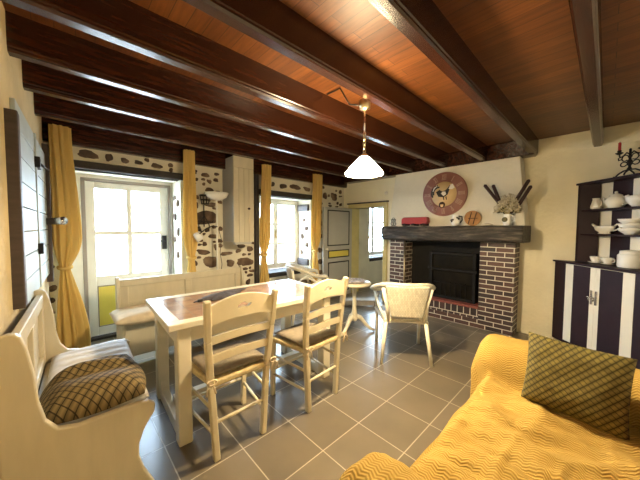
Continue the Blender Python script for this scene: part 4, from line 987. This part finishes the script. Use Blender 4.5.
# upper: side panels on the walls, striped back panel, shelves
UF = 0.125; UB = 0.25
pf, taf, tbf = corner_poly(UF); pb, tab, tbb = corner_poly(UB)
b = MB(); b.prism([pf[0], (pf[0][0] - 0.02, pf[0][1] - 0.02 + 0.0), (pb[0][0] - 0.02, pb[0][1]), pb[0]], 1.80, h0=0.957); b.build('side_panel', M['plum'], cc)
b = MB(); b.prism([pf[1], (pf[1][0] + 0.0, pf[1][1] + 0.02), (pb[1][0], pb[1][1] + 0.02), pb[1]], 1.80, h0=0.957); b.build('side_panel', M['plum'], cc)
def uboard(name, t0, t1, mat): return face_board(name, t0, t1, 0.957, 1.80, mat, cc, n0=UB, th=0.015)
e0, e1 = tab, tbb
tt = e0
for wd, m_ in ((0.226 - e0, 'plum'), (0.114, 'stripe'), (0.185, 'plum'), (0.20, 'stripe'), (0.16, 'plum'), (9, 'stripe')):
    t1 = min(tt + wd, e1)
    if t1 - tt > 0.01: uboard('back_plank', tt, t1, M[m_])
    tt = t1
    if tt >= e1: break
for z_ in (1.255, 1.515):
    pa, _, _ = corner_poly(UF + 0.01); b = MB(); b.prism([pa[0], pa[1], pb[1], pb[0]], z_ + 0.012, h0=z_ - 0.008); b.build('shelf', M['plum'], cc, bev=0.003)
pa, _, _ = corner_poly(UF - 0.015); b = MB(); b.prism([pa[0], pa[1], (xw, yw)], 1.822, h0=1.80); b.build('top_board', M['plum'], cc, bev=0.003)

S1, S2, CT, TP = 1.527, 1.267, 0.957, 1.822
def SP(x_, y_, z_): return (x_, y_, z_)
FR = R(45)          # local x along the cupboard front (towards the right of the photo = -X -Y)
def fmat(): return RZ(R(225))
# small pitcher
t = thing('china_pitcher', (4.135, 0.090, S1), 'small plain cream pitcher, leftmost on the upper cupboard shelf', 'pitcher', R(225))
b = MB(); b.lathe([(0.03, 0), (0.042, 0.008), (0.044, 0.03), (0.034, 0.07), (0.028, 0.10), (0.031, 0.118), (0.026, 0.118), (0.024, 0.1)], 20); b.build('pitcher_body', M['china'], t, world=False)
b = MB(); b.tube([(0.028, 0, 0.10), (0.055, 0, 0.09), (0.058, 0, 0.05), (0.042, 0, 0.025)], 0.006, 8); b.build('handle', M['china'], t, world=False)
# teapot
t = thing('china_teapot', (3.995, -0.050, S1), 'round cream teapot on the upper cupboard shelf', 'teapot', R(225))
b = MB(); b.lathe([(0.045, 0), (0.055, 0.008), (0.075, 0.04), (0.08, 0.07), (0.066, 0.105), (0.045, 0.12), (0.001, 0.12)], 26, cap=False); b.build('teapot_body', M['china'], t, world=False)
b = MB(); b.lathe([(0.05, 0.117), (0.047, 0.128), (0.02, 0.142), (0.01, 0.146), (0.014, 0.158), (0.008, 0.166), (0.001, 0.167)], 20, cap=False); b.build('lid', M['china'], t, world=False)
b = MB(); b.tube([(-0.06, 0, 0.045), (-0.10, 0, 0.06), (-0.115, 0, 0.10), (-0.13, 0, 0.118)], [0.02, 0.015, 0.011, 0.010], 10); b.build('spout', M['china'], t, world=False)
b = MB(); b.tube([(0.065, 0, 0.10), (0.11, 0, 0.115), (0.125, 0, 0.08), (0.10, 0, 0.04), (0.07, 0, 0.03)], 0.008, 8); b.build('handle', M['china'], t, world=False)
# bowl at the right of the upper shelf
t = MB(); t.lathe([(0.035, 0), (0.04, 0.01), (0.075, 0.05), (0.085, 0.10), (0.078, 0.10), (0.066, 0.05), (0.001, 0.015)], 26); o = t.build('china_bowl', M['whitechina'], loc=(3.865, -0.185, S1)); tag(o, 'deep white bowl beside the teapot on the upper cupboard shelf', 'bowl')
# gravy boat
t = thing('gravy_boat', (4.06, 0.018, S2), 'cream china gravy boat on the middle cupboard shelf', 'gravy boat', R(225))
b = MB(); b.lathe([(0.035, 0), (0.04, 0.008), (0.03, 0.016), (0.055, 0.04), (0.065, 0.075), (0.06, 0.085), (0.055, 0.075), (0.04, 0.035), (0.001, 0.025)], 28, Matrix.Diagonal((1.55, 0.85, 1, 1))); b.build('boat_body', M['china'], t, world=False)
b = MB(); b.tube([(-0.075, 0, 0.06), (-0.105, 0, 0.085), (-0.13, 0, 0.105)], [0.022, 0.016, 0.012], 10, flat=(1, 0.7)); b.build('spout', M['china'], t, world=False)
b = MB(); b.tube([(0.085, 0, 0.07), (0.12, 0, 0.10), (0.15, 0, 0.09), (0.145, 0, 0.055), (0.085, 0, 0.035)], 0.008, 8); b.build('handle', M['china'], t, world=False)
# stacked bowls on the middle shelf
for k, lb in enumerate(('bottom', 'middle', 'top')):
    t = MB(); t.lathe([(0.04, 0), (0.045, 0.008), (0.08, 0.035), (0.092, 0.06), (0.086, 0.06), (0.07, 0.034), (0.001, 0.014)], 26); o = t.build('stacked_bowl', M['whitechina'], loc=(3.895 + 0.004 * k, -0.155, S2 + 0.0445 * k)); tag(o, '%s white bowl of the stack of three on the middle cupboard shelf' % lb, 'bowl', 'stacked white bowls')
# cups on saucers on the counter
for k, (x_, y_, lb) in enumerate(((4.115, 0.072, 'left'), (4.027, -0.018, 'right'))):
    t = MB(); t.lathe([(0.001, 0), (0.03, 0), (0.06, 0.010), (0.062, 0.014), (0.03, 0.006), (0.001, 0.006)], 24, cap=False); o = t.build('saucer', M['china'], loc=(x_, y_, CT)); tag(o, 'cream saucer under the %s cup on the cupboard counter' % lb, 'saucer', 'cream saucers')
    t = thing('tea_cup', (x_, y_, CT + 0.007), '%s cream tea cup of the pair on the cupboard counter' % lb, 'cup', R(225), 'cream tea cups')
    b = MB(); b.lathe([(0.022, 0), (0.03, 0.006), (0.042, 0.035), (0.046, 0.062), (0.042, 0.062), (0.038, 0.035), (0.001, 0.012)], 22); b.build('cup_body', M['china'], t, world=False)
    b = MB(); b.tube([(0.041, 0, 0.05), (0.066, 0, 0.05), (0.066, 0, 0.025), (0.038, 0, 0.018)], 0.005, 8); b.build('handle', M['china'], t, world=False)
t = thing('lidded_jar', (3.885, -0.160, CT), 'large white lidded jar at the right of the cupboard counter', 'jar')
b = MB(); b.lathe([(0.08, 0), (0.085, 0.01), (0.085, 0.115), (0.07, 0.13), (0.001, 0.13)], 28, cap=False); b.build('jar_body', M['whitechina'], t, world=False)
b = MB(); b.lathe([(0.072, 0.128), (0.07, 0.155), (0.02, 0.165), (0.001, 0.166)], 28, cap=False); b.build('lid', M['whitechina'], t, world=False)
# candelabra on the cupboard top
cd = thing('candelabra', (3.905, -0.125, TP), 'black wrought-iron scroll candelabra on top of the corner cupboard', 'candelabra', R(225))
b = MB()
for s_ in (-1, 1):
    b.tube([(0, 0, 0.06), (s_ * 0.05, 0, 0.055), (s_ * 0.10, 0, 0.03), (s_ * 0.125, 0, 0.007), (s_ * 0.14, 0, 0.012)], 0.007, 8); b.tube([(0, 0, 0.06), (0, s_ * 0.04, 0.03), (0, s_ * 0.05, 0.008)], 0.007, 8)
b.build('scroll_base', M['iron'], cd, world=False)
b = MB(); b.lathe([(0.008, 0.05), (0.02, 0.065), (0.010, 0.085), (0.010, 0.12), (0.022, 0.135), (0.010, 0.155), (0.009, 0.25), (0.001, 0.26)], 14, cap=False); b.build('stem', M['iron'], cd, world=False)
b = MB()
for s_ in (-1, 1):
    q = [(s_ * (0.012 + 0.035 * (1 - math.cos(a))), 0, 0.10 + 0.03 * math.sin(a) + 0.006 * a) for a in [k * 0.6 for k in range(11)]]; b.tube(q, 0.005, 6)
    q = [(s_ * (0.012 + 0.03 * (1 - math.cos(a))), 0, 0.175 + 0.028 * math.sin(a)) for a in [k * 0.6 for k in range(10)]]; b.tube(q, 0.005, 6)
b.build('scrolls', M['iron'], cd, world=False)
for s_ in (-1, 1):
    b = MB(); b.tube([(0, 0, 0.20), (s_ * 0.03, 0, 0.225), (s_ * 0.06, 0, 0.20), (s_ * 0.09, 0, 0.19), (s_ * 0.098, 0, 0.225)], 0.006, 8)
    b.tube([(s_ * 0.06, 0, 0.20), (s_ * 0.075, 0, 0.17), (s_ * 0.10, 0, 0.165), (s_ * 0.105, 0, 0.19)], 0.005, 6)
    a_ = b.build('arm', M['iron'], cd, world=False)
    b = MB(); b.lathe([(0.012, 0.222), (0.03, 0.235), (0.026, 0.24), (0.013, 0.24), (0.015, 0.262), (0.001, 0.262)], 14, TR(s_ * 0.098, 0, 0), cap=False); b.build('candle_cup', M['iron'], a_, world=False)
p_ = Vector((3.905, -0.125, TP)) + Vector((0.098 * math.sqrt(.5), 0.098 * math.sqrt(.5), 0.262))
t = thing('candle', p_, 'red candle in the left cup of the black candelabra', 'candle')
b = MB(); b.lathe([(0.011, 0), (0.0105, 0.075), (0.004, 0.08), (0.001, 0.08)], 12); b.build('wax', M['redwax'], t, world=False)
b = MB(); b.tube([(0, 0, 0.078), (0.001, 0, 0.09)], 0.0015, 5); b.build('wick', M['blackpaint'], t, world=False)

# ------------------------------------------------------------------ wall cupboard between door and window
wc = thing('wall_cupboard', (1.79, YN, 1.1), 'tall narrow cream plank cupboard hung between door and window', 'cupboard')
b = MB(); b.box(1.645, 3.40, 1.12, 1.935, YN, 2.112); b.box(1.645, 3.40, 2.112, 1.935, 3.62, 2.25); b.build('carcass', M['greydoor'], wc, bev=0.004)
b = MB()
for k in range(4): b.box(1.643 + k * 0.0735, 3.372, 1.115, 1.643 + (k + 1) * 0.0735 - 0.003, 3.40, 2.10)
b.box(1.643, 3.372, 2.105, 1.935, 3.40, 2.25)
dd = b.build('plank_door', M['cream_wood'], wc, bev=0.003)
b = MB(); b.ball((1.86, 3.366, 1.57), 0.016, 10, 8, (1.3, 0.4, 1)); b.build('knot', M['stickbrown'], dd)
b = MB(); b.box(1.66, 3.375, 1.085, 1.90, 3.45, 1.115); b.build('bottom_ledge', M['greydoor'], wc, bev=0.003)

# ------------------------------------------------------------------ floor lamp (uplighter with reading arm)
fl = thing('floor_lamp', (1.50, 3.575, 0), 'white uplighter floor lamp with a side reading arm, behind the bench', 'floor lamp')
b = MB(); b.lathe([(0.11, 0), (0.11, 0.015), (0.03, 0.03), (0.012, 0.035)], 24); b.build('base', M['white'], fl, world=False)
b = MB(); b.tube([(0, 0, 0.03), (0, 0, 1.69)], 0.011, 10); b.build('pole', M['white'], fl, world=False)
b = MB(); b.lathe([(0.012, 1.67), (0.07, 1.678), (0.125, 1.71), (0.155, 1.77), (0.150, 1.77), (0.115, 1.715), (0.05, 1.69), (0.001, 1.685)], 32, cap=False); b.build('bowl_shade', M['whitechina'], fl, world=False)
b = MB(); b.tube([(0, -0.012, 1.32), (-0.06, -0.03, 1.335), (-0.16, -0.06, 1.30), (-0.255, -0.09, 1.235)], 0.007, 8); ar = b.build('reading_arm', M['iron'], fl, world=False)
b = MB(); A = TR(-0.285, -0.10, 1.20) @ Matrix.Rotation(R(-40), 4, 'Y'); b.lathe([(0.02, 0.05), (0.03, 0.04), (0.05, -0.05), (0.045, -0.05), (0.02, 0.03)], 20, A, cap=False); b.build('reading_shade', M['whitechina'], ar, world=False)
b = MB(); b.tube([(0.015, -0.01, 1.30), (0.05, -0.02, 1.15), (0.03, -0.02, 0.98), (0.05, -0.03, 0.82), (0.02, -0.02, 0.5)], 0.004, 6); b.build('cable', M['blackpaint'], fl, world=False)
# wrought-iron sconce on the stones
sc = thing('wall_sconce', (1.375, YN, 1.62), 'black wrought-iron wall sconce with lantern cage and hanging scrolls', 'sconce')
b = MB(); b.tube([(0, -0.03, 0.06), (0, -0.03, -0.30)], 0.007, 8)
for s_ in (-1, 1):
    q = [(s_ * (0.05 * (1 - math.cos(a)) * 0.7), -0.03, -0.26 + 0.05 * math.sin(a) - 0.012 * a) for a in [k * 0.55 for k in range(11)]]; b.tube(q, 0.006, 6)
    b.tube([(0, -0.03, -0.15), (s_ * 0.04, -0.03, -0.22), (s_ * 0.10, -0.03, -0.24), (s_ * 0.13, -0.03, -0.21)], 0.006, 6)
b.tube([(0, 0.0, -0.1), (0, -0.03, -0.1)], 0.008, 8); b.build('bracket', M['iron'], sc, world=False)
b = MB(); c0 = Vector((0.0, -0.075, 0.05))
for k in range(8):
    a = 2 * PI * k / 8; b.tube([c0 + Vector((0.045 * math.cos(a), 0.045 * math.sin(a), -0.05)), c0 + Vector((0.062 * math.cos(a), 0.062 * math.sin(a), 0.06))], 0.006, 6)
for r_, z_ in ((0.045, -0.05), (0.054, 0.005), (0.062, 0.06)): b.tube([c0 + Vector((r_ * math.cos(2 * PI * k / 20), r_ * math.sin(2 * PI * k / 20), z_)) for k in range(20)], 0.007, 6, closed=True)
b.lathe([(0.044, -0.055), (0.044, -0.048), (0.001, -0.048)], 18, TR(*c0), cap=True); b.build('lantern_cage', M['iron'], sc, world=False)

# ------------------------------------------------------------------ curtains
def curtain(x0, x1, z_top, tie_x, tie_z, mid, label, low=None, seed=0, tw=0.035):
    """mid: (xa, xb) half-way bulge above the tie, low: (xa, xb) at the floor"""
    o = thing('curtain', ((x0 + x1) / 2, 3.58, 0.03), label, 'curtain', 0, 'mustard curtains')
    low = low or mid; NZ = 70; NA_ = 84; nf = 9
    xc0, hw0 = (x0 + x1) / 2, (x1 - x0) / 2; xc1, hw1 = (mid[0] + mid[1]) / 2, (mid[1] - mid[0]) / 2; xc2, hw2 = (low[0] + low[1]) / 2, (low[1] - low[0]) / 2
    def sec(z):
        if z > tie_z + 0.30:
            q = smooth((z_top - z) / (z_top - tie_z - 0.30)); return xc0 + (xc1 - xc0) * q, hw0 + (hw1 - hw0) * q
        if z > tie_z:
            q = smooth((z - tie_z) / 0.30) ** 0.55; return tie_x + (xc1 - tie_x) * q, tw + (hw1 - tw) * q
        q = smooth((tie_z - z) / 0.75) ** 0.6; return tie_x + (xc2 - tie_x) * q, tw + (hw2 - tw) * q
    def fn(u, v):
        z = z_top - (z_top - 0.03) * v; cx, hw = sec(z); a = 2 * PI * u
        rip = 1 + 0.30 * math.cos(nf * a + seed + 0.6 * math.sin(z * 3)) * (0.5 + 0.5 * min(1, hw / 0.07)) + 0.06 * math.cos(13 * a + 2 * seed + z)
        return (cx + hw * math.cos(a) * rip * 0.86, 3.575 + 0.045 * math.sin(a) * rip * (0.7 + 0.3 * min(1, hw / 0.08)), z)
    b = MB(); b.grid(fn, NA_, NZ, closed_u=True); b.build('cloth', M['curtain'], o)
    b = MB(); b.tube([(tie_x + (tw + 0.012) * math.cos(2 * PI * k / 20), 3.575 + 0.055 * math.sin(2 * PI * k / 20), tie_z + 0.006 * math.cos(4 * PI * k / 20)) for k in range(20)], 0.013, 8, closed=True, flat=(1, 1.5)); b.build('tieback', M['curtain'], o)
    return o
curtain(-0.062, 0.085, 2.255, 0.012, 0.92, (-0.06, 0.135), 'mustard curtain left of the garden door, tied low, in the corner', (-0.055, 0.165), 0.3)
curtain(1.10, 1.225, 2.255, 1.17, 0.93, (1.085, 1.245), 'mustard curtain between the garden door and the floor lamp', None, 1.2)
curtain(2.195, 2.345, 2.255, 2.215, 0.90, (2.16, 2.33), 'mustard curtain left of the window, beside the wall cupboard', (2.15, 2.32), 2.2)
curtain(3.225, 3.43, 2.255, 3.27, 0.90, (3.19, 3.40), 'mustard curtain right of the window, beside the open grey door', (3.20, 3.38), 3.1, 0.03)

# ------------------------------------------------------------------ pendant lamp
LX, LY = 1.585, 1.215
pl = thing('pendant_lamp', (LX, LY, CEIL), 'lit pendant lamp with a conical glass shade hanging over the room', 'pendant lamp')
b = MB(); b.lathe([(0.040, 2.225), (0.042, 2.20), (0.038, 2.165), (0.012, 2.15), (0.001, 2.15)], 24, TR(LX, LY, 0)); b.lathe([(0.02, CEIL), (0.02, 2.225)], 12, TR(LX, LY, 0)); b.build('ceiling_rose', M['brass'], pl)
b = MB(); b.tube([(LX, LY, 2.155), (LX, LY, 1.99)], 0.006, 8); b.build('rod', M['chrome'], pl)
b = MB(); b.lathe([(0.006, 2.0), (0.013, 1.99), (0.006, 1.975), (0.010, 1.95), (0.005, 1.94)], 10, TR(LX, LY, 0))
for k in range(4):
    z_ = 1.925 - k * 0.028; ax = k % 2
    b.tube([(LX + (0.010 * math.cos(a) if ax else 0), LY + (0 if ax else 0.010 * math.cos(a)), z_ + 0.017 * math.sin(a)) for a in [j * PI / 6 for j in range(12)]], 0.0035, 6, closed=True)
b.build('chain', M['brass'], pl)
b = MB(); b.lathe([(0.012, 1.852), (0.026, 1.838), (0.026, 1.81), (0.016, 1.80)], 16, TR(LX, LY, 0)); b.build('lamp_holder', M['brass'], pl)
b = MB(); b.lathe([(0.028, 1.826), (0.05, 1.808), (0.110, 1.742), (0.134, 1.708), (0.134, 1.700), (0.128, 1.702), (0.105, 1.738), (0.046, 1.802), (0.025, 1.82)], 40, TR(LX, LY, 0), cap=False); b.build('lamp_shade', M['shade'], pl)
b = MB(); b.ball((LX, LY, 1.755), 0.028, 14, 10); b.build('bulb', M['bulb'], pl)
b = MB(); b.tube([(LX, LY + 0.02, 2.19), (LX - 0.05, LY + 0.10, 2.21), (LX - 0.02, LY + 0.22, 2.378), (LX - 0.02, LY + 0.36, 2.38)], 0.006, 8); b.build('cable', M['blackpaint'], pl)

# ------------------------------------------------------------------ light
ld = bpy.data.lights.new('pendant_bulb_light', 'POINT'); ld.energy = 54; ld.color = (1.0, 0.79, 0.49); ld.shadow_soft_size = 0.035
lo = bpy.data.objects.new('pendant_bulb_light', ld); C.objects.link(lo); lo.location = (LX, LY, 1.722)
wd = bpy.data.worlds.new('overcast_sky'); bpy.context.scene.world = wd; wd.use_nodes = True
bg = wd.node_tree.nodes['Background']; bg.inputs[0].default_value = (0.60, 0.80, 1.0, 1); bg.inputs[1].default_value = 16.0
def portal(x, z, w_, h_):
    a = bpy.data.lights.new('daylight_portal', 'AREA'); a.shape = 'RECTANGLE'; a.size = w_; a.size_y = h_
    a.cycles.is_portal = True
    o = bpy.data.objects.new('daylight_portal', a); C.objects.link(o); o.location = (x, 4.15, z); o.rotation_euler = (R(-90), 0, 0)
portal(0.615, 1.25, 0.7, 1.08); portal(2.765, 1.2, 0.98, 1.2); portal(5.69, 1.27, 1.15, 1.25)

# ------------------------------------------------------------------ camera
a = R(46.5); P = R(2.65); Rr = R(0.3); Fp = 272.0
fw = Vector((math.cos(a) * math.cos(P), math.sin(a) * math.cos(P), -math.sin(P))); rt0 = Vector((math.sin(a), -math.cos(a), 0)); up0 = rt0.cross(fw)
rt_ = rt0 * math.cos(Rr) + up0 * math.sin(Rr); up_ = up0 * math.cos(Rr) - rt0 * math.sin(Rr)
cam = bpy.data.cameras.new('camera'); cam.sensor_width = 36; cam.lens = 36 * Fp / 640; cam.clip_start = 0.02
co = bpy.data.objects.new('camera', cam); C.objects.link(co)
mw = Matrix((rt_, up_, -fw)).transposed().to_4x4(); mw.translation = Vector((0, 0, 1.32)); co.matrix_world = mw
S = bpy.context.scene; S.camera = co
S.view_settings.view_transform = 'Standard'; S.view_settings.look = 'None'; S.view_settings.gamma = 1; S.view_settings.use_curve_mapping = False
S.view_settings.exposure = 1.35
